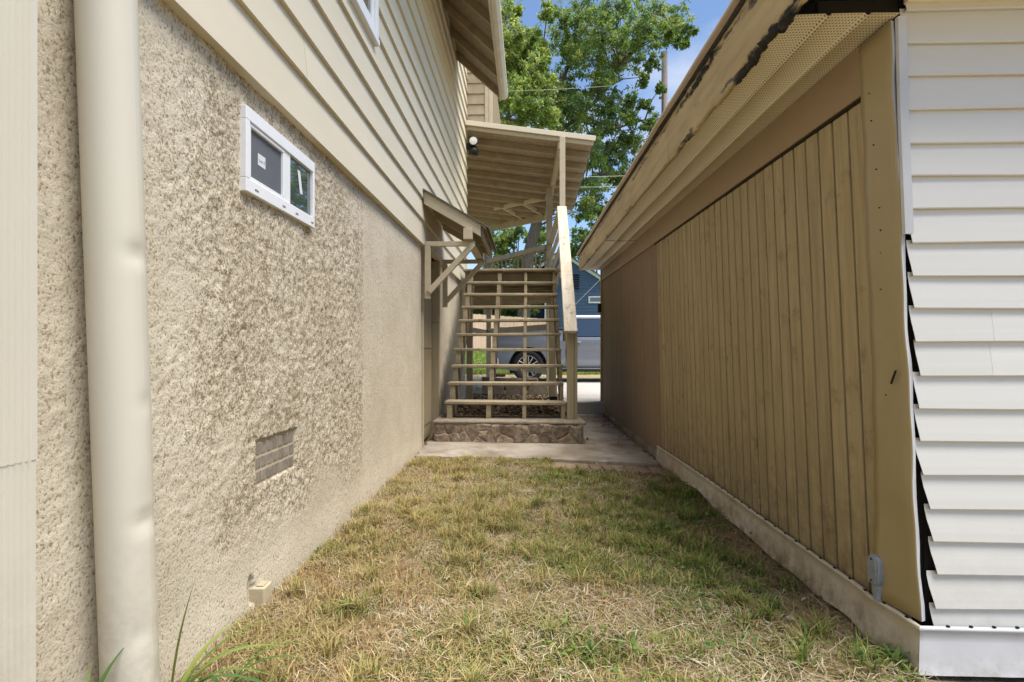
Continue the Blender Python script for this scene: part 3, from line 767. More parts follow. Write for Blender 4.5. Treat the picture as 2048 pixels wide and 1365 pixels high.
def clip_poly(poly, m_, n_):
    out = []
    for i in range(len(poly)):
        p, q = poly[i], poly[(i + 1) % len(poly)]
        a = (p[0] - m_[0]) * n_[0] + (p[1] - m_[1]) * n_[1]; b = (q[0] - m_[0]) * n_[0] + (q[1] - m_[1]) * n_[1]
        if a <= 0: out.append(p)
        if a * b < 0:
            t = a / (a - b); out.append((p[0] + (q[0] - p[0]) * t, p[1] + (q[1] - p[1]) * t))
    return out
sr = random.Random(12)
seeds = []
while len(seeds) < 22:
    c = (sr.uniform(-1.08, 0.59), sr.uniform(0.03, 0.225))
    if all(((c[0] - q[0]) * 0.8) ** 2 + (c[1] - q[1]) ** 2 > (0.05 + 0.045 * sr.random()) ** 2 for q in seeds): seeds.append(c)
for k, c in enumerate(seeds):
    poly = [(-1.095, 0.012), (0.598, 0.012), (0.598, 0.236), (-1.095, 0.236)]
    for j, q in enumerate(seeds):
        if j != k and poly:
            poly = clip_poly(poly, ((c[0] + q[0]) / 2, (c[1] + q[1]) / 2), (q[0] - c[0], q[1] - c[1]))
    if len(poly) < 3: continue
    gx = sum(p[0] for p in poly) / len(poly); gz = sum(p[1] for p in poly) / len(poly)
    fine = []
    for i in range(len(poly)):
        p, q = poly[i], poly[(i + 1) % len(poly)]
        for t in (0.0, 0.5):
            fine.append((p[0] + (q[0] - p[0]) * t + sr.uniform(-.012, .012), p[1] + (q[1] - p[1]) * t + sr.uniform(-.010, .010)))
    n_ = len(fine); dep = sr.uniform(0.003, 0.02)
    vs = []
    for (sc, dy) in ((1.0, 0.02), (0.95, -dep * 0.35), (0.70, -dep)):
        for (x_, z_) in fine:
            X_ = gx + (x_ - gx) * sc; Z_ = gz + (z_ - gz) * sc
            vs.append((X_, 6.0 - 0.1 * (X_ + 1.1) / 1.7 + dy + sr.uniform(-.004, .004) * (dy < 0), Z_))
    vs.append((gx, 6.0 - 0.1 * (gx + 1.1) / 1.7 - dep * sr.uniform(0.8, 1.2), gz))
    fs = [(r_ * n_ + i, r_ * n_ + (i + 1) % n_, (r_ + 1) * n_ + (i + 1) % n_, (r_ + 1) * n_ + i) for r_ in range(2) for i in range(n_)]
    fs += [(2 * n_ + i, 2 * n_ + (i + 1) % n_, 3 * n_) for i in range(n_)]
    o = MB().add(vs, fs).build('stone', M['stone'], ss); o.matrix_parent_inverse = Ti

# ------------------------------------------------------------------ staircase
stair = tag(empty('staircase', (-0.3, 6.2, 0.268)), 'open weathered tan wooden stairs climbing to the covered porch', 'staircase')
Ts = Matrix.Translation((0.3, -6.2, -0.268))
def sp(mb, name, mat, **k):
    o = mb.build(name, mat, stair, **k); o.matrix_parent_inverse = Ts.copy(); return o
RISE, RUN, Z1, Y1 = 0.2102, 0.2556, 0.468, 6.2
for i in range(9):
    zt = Z1 + RISE * i; yf = Y1 + RUN * i - 0.012
    tl, tr = rng.uniform(-0.008, 0.008), rng.uniform(-0.008, 0.008)
    sk = rng.uniform(-0.006, 0.006)
    m = MB(); th = 0.036
    x0, x1 = -1.02 + tl, 0.42 + tr
    m.hexa([(x0, yf, zt - th - sk), (x1, yf, zt - th + sk), (x1, yf + 0.245, zt - th + sk), (x0, yf + 0.245, zt - th - sk),
            (x0, yf, zt - sk), (x1, yf, zt + sk), (x1, yf + 0.245, zt + sk), (x0, yf + 0.245, zt - sk)])
    sp(m, 'tread', M['stairwood'], bevel=0.007, seg=2)
for xs_, w in ((-0.955, 0.062), (-0.49, 0.058), (-0.068, 0.044), (0.388, 0.044)):
    # cut stringer: saw-tooth top edge under the treads
    pts = [(Y1 + 0.03, 0.27)]
    for i in range(10):
        zt = Z1 + RISE * i - 0.037
        pts += [(Y1 + RUN * i + 0.0, zt), (Y1 + RUN * (i + 1) + 0.0, zt)]
    pts = [(Y1 + 0.002, 0.27)] + pts[1:]
    pts += [(Y1 + RUN * 10, Z1 + RISE * 9 - 0.037 - 0.25), (Y1 + 0.30, 0.27)]
    sp(MB().prism(pts, 'x', xs_ - w / 2, xs_ + w / 2), 'stringer', M['stairwood'])
# newel of doubled posts at the foot and the board rail above
sp(MB().box(0.435, 0.515, 6.17, 6.26, 0.269, 1.30), 'newel_post', M['newel'], bevel=0.004)
sp(MB().box(0.518, 0.556, 6.18, 6.27, 0.269, 1.29), 'newel_post', M['newel'], bevel=0.004)
RA, RB = Vector((0.475, 6.12, 1.285)), Vector((0.525, 8.72, 3.44))
sp(MB().bar(RA, RB, 0.158, 0.042, (1, 0, 0)), 'handrail', M['rail'], bevel=0.012, seg=2)
for dz in (-0.36, -0.72):
    sp(MB().bar(RA + Vector((0.0, 0.2, dz + 0.16)), RB + Vector((0, -0.02, dz)), 0.036, 0.13, (1, 0, 0)), 'rail_board', M['newel'], bevel=0.003)
sp(MB().box(0.46, 0.55, 7.3, 7.39, 1.2, 2.26), 'newel_post', M['newel'], bevel=0.004)

# ------------------------------------------------------------------ covered porch
porch = tag(empty('porch', (-0.3, 9.5, 0.2)), 'raised wooden porch with sloping roof at the head of the stairs', 'porch')
Tp = Matrix.Translation((0.3, -9.5, -0.2))
def pp_(mb, name, mat, parent=None, **k):
    o = mb.build(name, mat, parent or porch, **k)
    if parent is None: o.matrix_parent_inverse = Tp.copy()
    return o
ZD = 2.36
# far edge runs at an angle from FL to FR
FL, FR = (-1.09, 13.35), (0.36, 11.45)
deck = pp_(MB().prism([(-1.09, 8.78), (0.47, 8.78), (0.47, 12.2), (-1.09, 13.2)], 'z', ZD - 0.006, ZD - 0.004), 'deck', M['stairwood'])
yb_ = 8.47
while yb_ < 13.6:
    def far_x(y): return 0.47 if y < 12.25 else 0.47 - (y - 12.25) * 1.55
    x1 = min(far_x(yb_), far_x(yb_ + 0.14))
    if x1 < -1.9: break
    MB().box(-1.09 if yb_ < 9.5 else -2.0, x1, yb_, yb_ + 0.138, ZD - 0.004, ZD + 0.026).build('deck_board', M['stairwood'], deck, bevel=0.004)
    yb_ += 0.143
MB().box(-1.09, 0.46, 8.765, 8.80, ZD - 0.2, ZD - 0.008).build('rim_joist', M['beam'], deck, bevel=0.003)
yj = 8.95
while yj < 13.5:
    x1 = min(0.44, far_x(yj)) - 0.02
    MB().box(-1.09 if yj < 9.5 else -2.0, x1, yj - 0.02, yj + 0.02, ZD - 0.19, ZD - 0.008).build('joist', M['stairwood'], deck)
    yj += 0.405
MB().box(0.44, 0.475, 8.81, 12.2, ZD - 0.2, ZD - 0.008).build('rim_joist', M['beam'], deck, bevel=0.003)
MB().bar((-2.0, 13.86, ZD - 0.104), (0.45, 12.28, ZD - 0.104), 0.04, 0.19).build('rim_joist', M['beam'], deck)
# posts
def post(x, y, w, z0, z1, mat='beam'):
    return pp_(MB().box(x - w / 2, x + w / 2, y - w / 2, y + w / 2, z0, z1), 'post', M[mat], bevel=0.005)
post(0.555, 9.05, 0.095, 2.30, 4.72, 'trim')
post(-1.03, 8.95, 0.10, 0.2, ZD - 0.2, 'beam')
post(0.40, 9.35, 0.12, 0.2, ZD - 0.2, 'newel')
post(FR[0] + 0.06, FR[1], 0.13, 0.2, 4.59, 'beam')
post(FL[0] + 0.04, FL[1], 0.12, 0.2, ZD + 1.0, 'beam')
# far railing
ra, rb = Vector((FL[0] + 0.05, FL[1] - 0.05, ZD + 0.94)), Vector((FR[0] + 0.02, FR[1], ZD + 0.94))
rl = pp_(MB().bar(ra, rb, 0.14, 0.11), 'railing', M['beam'], bevel=0.004)
nb = 14
for k in range(nb):
    p = ra.lerp(rb, (k + 0.5) / nb)
    MB().box(p.x - 0.017, p.x + 0.017, p.y - 0.017, p.y + 0.017, ZD + 0.03, ZD + 0.90).build('baluster', M['stairwood'], rl)
# braces between the legs below
pp_(MB().bar((FL[0] + 0.04, FL[1] - 0.08, 1.53), (FR[0] + 0.06, FR[1] - 0.05, 1.56), 0.04, 0.13), 'brace_board', M['beam'])
pp_(MB().bar((FL[0] - 0.8, FL[1] - 0.9, 1.62), (FL[0], FL[1] - 0.06, 1.50), 0.04, 0.12), 'brace_board', M['beam'])
pp_(MB().bar((FL[0] + 0.04, FL[1] - 0.08, 0.66), (FR[0] + 0.06, FR[1] - 0.05, 0.6), 0.04, 0.12), 'brace_board', M['beam'])
# right-hand rail along the porch side
rs = pp_(MB().bar((0.50, 8.75, ZD + 1.02), (0.45, 11.4, ZD + 1.02), 0.10, 0.05), 'railing', M['newel'])
for zz_ in (0.12, 0.42, 0.72):
    MB().bar((0.51, 8.8, ZD + zz_), (0.46, 11.35, ZD + zz_), 0.03, 0.13, (1, 0, 0)).build('rail_board', M['newel'], rs)

# porch roof: board sheathing on rafters, sloping down away from the house
XR0, XR1 = -1.125, 1.125
ZR0, ZR1 = 5.085, 4.775
YR0 = 9.22
def rz(x): return ZR0 + (ZR1 - ZR0) * (x - XR0) / (XR1 - XR0)
def roof_far(x): return 14.5 - (x - 0.5) * 1.5 if x < 0.5 else 14.5 - 0.9 * (x - .5)
xsr = np.linspace(XR0, XR1, 13)
def roof_far(x): return 14.5 - (x - 0.5) * 1.5 if x < 0.5 else 14.5 - 0.9 * (x - .5)
vs, fs = [], []
for x_ in xsr:
    vs += [(x_, YR0, rz(x_)), (x_, roof_far(x_), rz(x_)), (x_, roof_far(x_), rz(x_) + 0.015), (x_, YR0, rz(x_) + 0.015)]
for i in range(len(xsr) - 1):
    fs += [(i * 4 + j, i * 4 + (j + 1) % 4, i * 4 + 4 + (j + 1) % 4, i * 4 + 4 + j) for j in range(4)]
fs += [(3, 2, 1, 0), tuple((len(xsr) - 1) * 4 + j for j in range(4))]
prf = pp_(MB().add(vs, fs), 'roof', M['osb'])
MB().hexa([(-2.6, 9.5, rz(-2.6)), (XR0 - .002, 9.5, rz(XR0)), (XR0 - .002, roof_far(XR0), rz(XR0)), (-2.6, 17.6, rz(-2.6)),
           (-2.6, 9.5, rz(-2.6) + .015), (XR0 - .002, 9.5, rz(XR0) + .015), (XR0 - .002, roof_far(XR0), rz(XR0) + .015), (-2.6, 17.6, rz(-2.6) + .015)]).build('sheathing', M['osb'], prf)
vs2 = [(v[0] + (0.03 if v[0] > 1.1 else 0), v[1] - (0.02 if v[1] == YR0 else -0.02), v[2] + 0.018) for v in vs]
MB().add(vs2, fs).build('shingles', M['shingle'], prf)
MB().bar((XR0, YR0 - 0.012, rz(XR0) - 0.012), (XR1 + 0.02, YR0 - 0.012, rz(XR1) - 0.012), 0.022, 0.085).build('fascia_board', M['siding'], prf, bevel=0.003)
yj = YR0 + 0.045
for k in range(7):
    xs0 = XR0 if yj < 9.5 else -2.6
    MB().bar((xs0, yj, rz(xs0) - 0.062), (XR1 - 0.01, yj, rz(XR1) - 0.062), 0.04, 0.12 if k else 0.10).build('rafter', M['beam'] if k else M['trim'], prf, bevel=0.003)
    yj += 0.62
# angled corner framing beyond
for yj in (13.6, 14.25, 14.9, 15.55, 16.2):
    xe = min(XR1 - 0.02, 0.5 - (yj - 14.5) / 1.5) if yj > 14.0 else XR1 - 0.02
    MB().bar((-2.6, yj, rz(-2.6) - 0.062), (xe, yj, rz(xe) - 0.062), 0.04, 0.12).build('rafter', M['beam'], prf)
for (a, b) in (((0.45, 12.9), (-1.0, 14.6)), ((-0.2, 13.65), (0.35, 14.5)), ((-0.75, 14.3), (-0.2, 15.3))):
    MB().bar((a[0], a[1], rz(a[0]) - 0.075), (b[0], b[1], rz(b[0]) - 0.075), 0.04, 0.10).build('rafter', M['trim'], prf)
MB().bar((-2.0, 17.85, rz(-2.0) - 0.15), (0.48, 14.38, rz(0.48) - 0.15), 0.07, 0.20).build('beam', M['beam'], prf)
MB().bar((0.535, YR0 + 0.07, rz(0.535) - 0.20), (0.44, 14.4, rz(0.44) - 0.20), 0.085, 0.15, (1, 0, 0)).build('beam', M['beam'], prf, bevel=0.003)
MB().box(0.50, 0.59, YR0 + 0.02, YR0 + 0.068, rz(0.55) - 0.24, rz(0.55) - 0.13).build('beam_end', M['trim'], prf, bevel=0.003)

# flood lamp under the porch roof
fl = tag(empty('flood_lamp', (-1.0, 9.33, 4.7)), 'black twin-head floodlight with pale lens under the porch roof', 'lamp')
MB().lathe([(0.0, 0.07), (0.05, 0.065), (0.085, -0.02), (0.09, -0.05), (0.075, -0.05)], (-0.0, -0.04, 0.07), 'y', 20).build('lamp_head', M['black'], fl, smooth=True)
MB().lathe([(0.0, -0.052), (0.045, -0.05), (0.073, -0.042)], (0.0, -0.04, 0.07), 'y', 20).build('lens', M['lampglass'], fl, smooth=True)
MB().lathe([(0.0, 0.09), (0.06, 0.08), (0.085, 0.0), (0.08, -0.06), (0.0, -0.065)], (-0.0, 0.0, -0.09), 'z', 20).build('lamp_head', M['black'], fl, smooth=True)
MB().box(-0.13, -0.02, -0.02, 0.06, -0.06, 0.06).build('mount', M['black'], fl, bevel=0.008)

# ------------------------------------------------------------------ shed
SY0, SY1 = 1.838, 8.82
def st_(y): return (y - SY0) / (SY1 - SY0)
def sx_(y, z, out=0.0):
    t = st_(y)
    return 1.338 + (1.211 - 1.338) * t - 0.10 * (1 - t) * (z - 0.165) / 2.06 - out
def stop(y): return 2.223 + 0.189 * st_(y)
shed = tag(empty('shed', (2.0, 4.5, 0)), 'ochre plank-sided shed with rotten fascia and cream vinyl end wall', 'shed')
Tsh = Matrix.Translation((-2.0, -4.5, 0))
def shp(mb, name, mat, parent=None, **k):
    o = mb.build(name, mat, parent or shed, **k)
    if parent is None: o.matrix_parent_inverse = Tsh.copy()
    return o
def quadwall(y0, y1, z0a, z0b, z1a, z1b, out, thick):
    """piece of the leaning side wall"""
    return MB().hexa([(sx_(y0, z0a, out), y0, z0a), (sx_(y0, z0a, out - thick), y0, z0a), (sx_(y1, z0b, out - thick), y1, z0b), (sx_(y1, z0b, out), y1, z0b),
                      (sx_(y0, z1a, out), y0, z1a), (sx_(y0, z1a, out - thick), y0, z1a), (sx_(y1, z1b, out - thick), y1, z1b), (sx_(y1, z1b, out), y1, z1b)])
bk = MB()
for k_ in range(35):
    ya_ = SY0 + 0.03 + (SY1 - SY0 - 0.03) * k_ / 35; yb2 = SY0 + 0.03 + (SY1 - SY0 - 0.03) * (k_ + 1) / 35
    a_ = quadwall(ya_, yb2, 0.0, 0.0, stop(ya_), stop(yb2), -0.016, 0.05)
    bk.add(a_.v, a_.f)
side = shp(bk, 'side_wall', M['groove'])
yb_, k = 1.90, 0
YSEAM = 5.12
while yb_ < SY1 - 0.03:
    y1 = min(yb_ + 0.1045, SY1 - 0.005)
    brown = yb_ > YSEAM - 0.04
    gp_ = 0.0068 if not brown else 0.0032
    out = (0.0 if not brown else -0.006) + rng.uniform(-0.0012, 0.0012)
    zt = stop(yb_) - 0.16
    zbt = 0.07 if brown else 0.03
    quadwall(yb_ + gp_, y1 - gp_, zbt, zbt, zt, zt, out, 0.014).build('plank', M['plank_brown'] if brown else M['plank'], side, bevel=0.002)
    yb_ = y1; k += 1
# low concrete curb below the brown planks
shp(quadwall(YSEAM + 0.1, SY1, -0.05, -0.05, 0.068, 0.068, 0.012, 0.06), 'sill_curb', M['concrete'])
# frieze board (two lengths) and a painted shadow line, a near-black bead under it
for (a, b) in ((1.99, 5.35), (5.355, SY1)):
    shp(quadwall(a, b, stop(a) - 0.185, stop(b) - 0.185, stop(a) - 0.002, stop(b) - 0.002, 0.014, 0.02), 'frieze_board', M['frieze'], bevel=0.002)
shp(quadwall(2.0, 5.2, stop(2.0) - 0.20, stop(5.2) - 0.20, stop(2.0) - 0.186, stop(5.2) - 0.186, 0.006, 0.008), 'shadow_strip', M['groove'])
# far end corner board
shp(quadwall(SY1 + 0.002, SY1 + 0.05, 0.05, 0.05, stop(SY1), stop(SY1), 0.03, 0.09), 'corner_board', M['fascia'], bevel=0.003)
# bent metal corner trim: side face, folded front flange
zs = np.linspace(0.172, 2.215, 40)
side_pts, vs, fs = [], [], []
def peel(z): return 0.055 * max(0.0, 1 - (z - 0.17) / 0.9) ** 2
NA = 7
P = np.zeros((40, NA + 3, 3))
for i, z in enumerate(zs):
    y_in = 2.005 - 0.012 * (z - 1.2)
    for j in range(NA):
        t = j / (NA - 1)
        y_ = y_in + (SY0 - 0.004 - y_in) * t
        bow = 0.006 * math.sin(z * 9 + t * 3) * (0.3 + 0.7 * t) + 0.004 * math.sin(z * 23)
        P[i, j] = (sx_(y_, z, 0.016 + peel(z) * (1 - t) * 0.55) - bow * 0.5, y_, z)
    xe = P[i, NA - 1, 0]
    wv = 0.004 * math.sin(z * 14) + 0.003 * math.sin(z * 31 + 1)
    P[i, NA] = (xe + 0.003, SY0 - 0.010, z)
    P[i, NA + 1] = (xe + 0.016 + wv, SY0 - 0.006 + wv, z)
    P[i, NA + 2] = (xe + 0.020 + wv, SY0 + 0.012, z)
ct = grid_mesh('corner_trim', P[:, :NA + 1], M['corner'], shed); ct.matrix_parent_inverse = Tsh.copy()
sl_ = ct.modifiers.new('thickness', 'SOLIDIFY'); sl_.thickness = 0.0015
cf = grid_mesh('corner_flange', P[:, NA:], M['skirt_white'], shed); cf.matrix_parent_inverse = Tsh.copy()
# nail holes and a tear in the trim
for (z, y_) in [(zc, 1.93 + 0.012 * math.sin(zc * 7)) for zc in (0.6, 0.93, 1.31, 1.44, 1.52, 1.6, 1.74, 1.83, 1.92, 2.02)]:
    shp(MB().box(sx_(y_, z, 0.0225), sx_(y_, z, 0.018), y_, y_ + 0.0028, z, z + 0.004), 'nail_hole', M['dark'])
p = Vector((sx_(1.885, 1.0, 0.024), 1.885, 1.0))
shp(MB().bar(p + Vector((0, 0.012, -0.025)), p + Vector((0, -0.012, 0.022)), 0.004, 0.006), 'tear', M['dark'])

# cream vinyl end wall: one strip per course, curled and cut ragged at the corner
end = shp(MB().box(1.36, 5.0, SY0 + 0.02, SY0 + 0.09, 0.10, 2.32), 'end_wall', M['dark'])
zc = 0.157; i = 0
EXP = 0.1128
left_cut = [1.362, 1.352, 1.358, 1.345, 1.335, 1.318, 1.316, 1.312, 1.316, 1.300, 1.296, 1.292, 1.290, 1.286, 1.282, 1.280, 1.276, 1.272, 1.270, 1.27]
while zc < 2.28:
    z0, z1 = zc - (0.0 if i else 0.03), zc + EXP
    if i == 0: z0 = 0.10; z1 = 0.222
    m = MB(); vs = []
    xl = left_cut[min(i, 19)] - (0.006 if i > 4 else 0.0)
    pts = [(0.002, z1 + 0.012), (0.001, z1 - 0.004), (-0.0045, z1 - 0.04), (-0.0105, z0 + 0.03), (-0.0135, z0 + 0.003), (-0.012, z0), (0.000, z0 + 0.001)]
    tears = [0.0, 0.0, 0.004, 0.014, 0.020, 0.021, 0.021]
    seam = {8: 1.58, 9: 1.585, 3: 2.2, 14: 2.3}.get(i)
    spans = [(None, 5.0)] if not seam else [(None, seam), (seam - 0.02, 5.0)]
    for si, (a, b) in enumerate(spans):
        m = MB(); vs = []; ns = 7
        for j, (dy, z) in enumerate(pts):
            x0_ = xl + tears[j] * (0.6 if i > 5 else 1.0) if a is None else a
            for q in range(ns):
                xx = x0_ + (b - x0_) * (q / (ns - 1)) ** 2.2
                sag = 0.0025 * math.sin(xx * 3 + i * 1.7)
                vs.append((xx, SY0 + dy - 0.0006 * si + 0.0008 * math.sin(xx * 7 + i), z + sag))
        fs = [(j * ns + q, j * ns + q + 1, (j + 1) * ns + q + 1, (j + 1) * ns + q) for j in range(len(pts) - 1) for q in range(ns - 1)]
        o = m.add(vs, fs).build('siding_strip', M['vinyl'], end)
        so = o.modifiers.new('thickness', 'SOLIDIFY'); so.thickness = 0.0014; so.offset = 0
    zc = z1 if i else 0.218
    i += 1
# broken white channel hanging at the corner, and its slotted nailing strip
CHP = [(0.0, 0.0), (0.0, -0.016), (0.026, -0.019), (0.026, 0.0), (0.022, 0.0), (0.022, -0.014), (0.004, -0.012), (0.004, 0.0)]
vs, fs = [], []
for (x0_, y0_, z) in ((1.262, SY0 - 0.012, 1.485), (1.247, SY0 - 0.010, 1.9), (1.238, SY0 - 0.012, 2.218)):
    vs += [(x0_ + p_[0], y0_ + p_[1], z) for p_ in CHP]
n8 = len(CHP)
for i in range(2):
    fs += [(i * n8 + j, i * n8 + (j + 1) % n8, (i + 1) * n8 + (j + 1) % n8, (i + 1) * n8 + j) for j in range(n8)]
fs += [tuple(range(n8)), tuple(2 * n8 + j for j in range(n8))]
shp(MB().add(vs, fs), 'corner_channel', M['skirt_white'])
ns_ = shp(MB().bar((1.286, SY0 - 0.004, 1.88), (1.274, SY0 - 0.004, 2.21), 0.018, 0.002, (1, 0, 0)), 'nailing_strip', M['skirt_white'])
for k in range(6):
    z = 1.9 + k * 0.05
    MB().box(1.281 - 0.012 * k / 6 , 1.285 - 0.012 * k / 6, SY0 - 0.0065, SY0 - 0.0052, z, z + 0.026).build('slot', M['dark'], ns_)

# soffit: ribbed perforated panels, a cracked joint, sagging a little
SW = 0.372
def soff(y): return sx_(y, stop(y)) - SW
for (a, b, dz, mt) in ((1.80, 6.05, 0.0, 'perf'), (6.06, SY1 + 0.02, 0.012, 'soffit')):
    prof = [(0.0, 0), (0.115, 0), (0.120, -0.007), (0.130, -0.007), (0.135, 0), (0.245, 0), (0.250, -0.007), (0.260, -0.007), (0.265, 0), (SW - 0.012, 0)]
    nY = 40
    Pg = np.zeros((nY, len(prof), 3))
    for i in range(nY):
        y_ = a + (b - a) * i / (nY - 1)
        sag = 0.004 * math.sin(y_ * 2.1) + (0.006 * math.exp(-((y_ - 6.0) / 0.25) ** 2))
        for j, (u_, d_) in enumerate(prof):
            Pg[i, j] = (soff(y_) + 0.012 + u_, y_, stop(y_) + 0.001 + d_ - sag * math.sin(math.pi * u_ / SW) - dz * 0.3)
    o = grid_mesh('soffit_panel', Pg, M[mt], shed, smooth=False); o.matrix_parent_inverse = Tsh.copy()
# front overhang soffit
Pg = np.zeros((2, 9, 3))
for j in range(9):
    x_ = 0.9 + 4.1 * j / 8
    Pg[0, j] = (x_, 1.60, 2.305); Pg[1, j] = (x_, SY0 + 0.01, 2.305)
o = grid_mesh('soffit_panel', Pg, M['perf'], shed, smooth=False); o.matrix_parent_inverse = Tsh.copy()
shp(MB().box(1.27, 5.0, SY0 - 0.028, SY0 - 0.006, 2.268, 2.300), 'top_channel', M['soffit'], bevel=0.002)
# fascia boards: rotten near length, sounder far length
def fascia_mat():
    m, n, l, b = nodes_of('peeling_fascia')
    tc = n.new('ShaderNodeTexCoord'); at_ = n.new('ShaderNodeAttribute'); at_.attribute_name = 'rot'
    mp = n.new('ShaderNodeMapping'); mp.inputs['Scale'].default_value = (9, 1.4, 9); l.new(tc.outputs['Object'], mp.inputs[0])
    n1 = n.new('ShaderNodeTexNoise'); n1.inputs['Scale'].default_value = 2.0; n1.inputs['Detail'].default_value = 8; l.new(mp.outputs[0], n1.inputs['Vector'])
    r1 = n.new('ShaderNodeValToRGB'); e = r1.color_ramp.elements
    e[0].position = 0.3; e[0].color = (0.42, 0.32, 0.175, 1); e[1].position = 0.65; e[1].color = (0.56, 0.45, 0.27, 1)
    l.new(n1.outputs['Fac'], r1.inputs['Fac'])
    mp2 = n.new('ShaderNodeMapping'); mp2.inputs['Scale'].default_value = (60, 7, 60); l.new(tc.outputs['Object'], mp2.inputs[0])
    n2 = n.new('ShaderNodeTexNoise'); n2.inputs['Scale'].default_value = 1.0; n2.inputs['Detail'].default_value = 7; n2.inputs['Roughness'].default_value = 0.7; l.new(mp2.outputs[0], n2.inputs['Vector'])
    ad = n.new('ShaderNodeMath'); ad.operation = 'ADD'; l.new(n2.outputs['Fac'], ad.inputs[0]); l.new(at_.outputs['Fac'], ad.inputs[1])
    r2 = n.new('ShaderNodeValToRGB'); e = r2.color_ramp.elements
    e[0].position = 0.70; e[0].color = (0, 0, 0, 1); e[1].position = 0.80; e[1].color = (1, 1, 1, 1)
    e.new(0.92)
    l.new(ad.outputs[0], r2.inputs['Fac'])
    r3 = n.new('ShaderNodeValToRGB'); e = r3.color_ramp.elements
    e[0].position = 0.74; e[0].color = (0.24, 0.20, 0.145, 1); e[1].position = 0.98; e[1].color = (0.018, 0.016, 0.014, 1)
    l.new(ad.outputs[0], r3.inputs['Fac'])
    mx = n.new('ShaderNodeMixRGB'); l.new(r2.outputs['Color'], mx.inputs['Fac']); l.new(r1.outputs['Color'], mx.inputs['Color1']); l.new(r3.outputs['Color'], mx.inputs['Color2'])
    l.new(mx.outputs['Color'], b.inputs['Base Color']); b.inputs['Roughness'].default_value = 0.8
    bp = n.new('ShaderNodeBump'); bp.inputs['Strength'].default_value = 0.6; bp.inputs['Distance'].default_value = 0.012; bp.invert = True
    l.new(ad.outputs[0], bp.inputs['Height']); l.new(bp.outputs['Normal'], b.inputs['Normal'])
    return m
M['peeling'] = fascia_mat()
def fasc(a, b, top, bot, seed, rot):
    nY, nZ = int((b - a) / 0.010) + 2, 26
    yv = np.linspace(a, b, nY); tz = np.linspace(0, 1, nZ)
    Yg, Tg = np.meshgrid(yv, tz, indexing='ij')
    amt = np.vectorize(rot)(Yg)
    band = np.exp(-((Tg - 0.86 + 0.10 * (fbm(Yg * 3, Yg * 0 + 2, seed) - 0.5)) / 0.10) ** 2) + 0.9 * np.exp(-((Tg - 0.04) / 0.09) ** 2) + 0.55 * np.exp(-((Tg - 0.45) / 0.12) ** 2) * (fbm(Yg * 2, Yg * 0 + 8, seed + 2) > 0.55)
    patch = sstep(0.40, 0.62, fbm(Yg * 2.6, Tg * 2, seed + 4))
    r_ = np.clip(band * (0.25 + 0.9 * patch), 0, 1) * amt
    dig = r_ * (fbm(Yg * 28, Tg * 16, seed + 6, 3) - 0.35) * 0.055
    ragged = (fbm(Yg * 14, Yg * 0 + 1, seed + 8, 3) - 0.5) * 0.03 * amt
    Pg = np.zeros((nY, nZ, 3))
    for i, y_ in enumerate(yv):
        z0, z1 = stop(y_) + bot, stop(y_) + top
        Pg[i, :, 2] = z0 + (z1 - z0) * tz + ragged[i] * (tz < 0.06)
        Pg[i, :, 1] = y_
        Pg[i, :, 0] = soff(y_) + 0.0 + dig[i] - 0.010 * r_[i] * (fbm(Yg[i] * 40, Tg[i] * 20, seed + 9, 2) > 0.55)
    o = grid_mesh('fascia_board', Pg, M['peeling'], shed, smooth=False, attr={'rot': r_ * 0.64}); o.matrix_parent_inverse = Tsh.copy()
    so = o.modifiers.new('thickness', 'SOLIDIFY'); so.thickness = 0.022; so.offset = 0
    return o
fasc(1.50, 3.24, 0.245, -0.015, 71, lambda y_: 1.0 if y_ < 3.0 else 0.7)
fasc(3.25, SY1 + 0.06, 0.245, -0.012, 81, lambda y_: 0.42)
# roof: metal drip edge and low shingled slope
nY = 60
Pg = np.zeros((nY, 4, 3))
for i in range(nY):
    y_ = 1.48 + (SY1 + 0.10 - 1.48) * i / (nY - 1)
    w_ = 0.004 * math.sin(y_ * 3.1) + 0.003 * math.sin(y_ * 9)
    for j, (dx, dz) in enumerate(((-0.040, 0.238), (-0.046, 0.252), (-0.046, 0.285), (0.2, 0.335))):
        Pg[i, j] = (soff(y_) + dx + w_, y_, stop(y_) + dz + w_)
o = grid_mesh('drip_edge', Pg, M['frieze'], shed, smooth=False); o.matrix_parent_inverse = Tsh.copy()
rv = [(soff(1.46) - 0.03, 1.46, 2.50), (2.9, 1.46, 3.05), (2.9, SY1 + 0.1, 3.24), (soff(SY1) - 0.03, SY1 + 0.1, 2.69)]
shp(MB().hexa([(v[0], v[1], v[2] - 0.035) for v in rv] + rv), 'roof', M['shingle'])
rv2 = [(2.9, 1.46, 3.05), (5.2, 1.46, 2.45), (5.2, SY1 + 0.1, 2.64), (2.9, SY1 + 0.1, 3.24)]
shp(MB().hexa([(v[0], v[1], v[2] - 0.035) for v in rv2] + rv2), 'roof', M['shingle'])
shp(MB().box(0.93, 5.1, 1.575, 1.598, 2.29, 2.45), 'fascia_board', M['fascia'], bevel=0.003)
# dark gap between the two soffits and far end wall
shp(MB().box(1.0, 1.27, SY0 + 0.02, SY0 + 0.035, 2.24, 2.305), 'gap_backing', M['dark'])
shp(MB().box(1.22, 5.0, SY1 - 0.03, SY1, 0.0, 2.55).box(4.95, 5.0, SY0 + 0.1, SY1 - 0.04, 0.0, 2.6), 'rear_wall', M['plank_brown'])

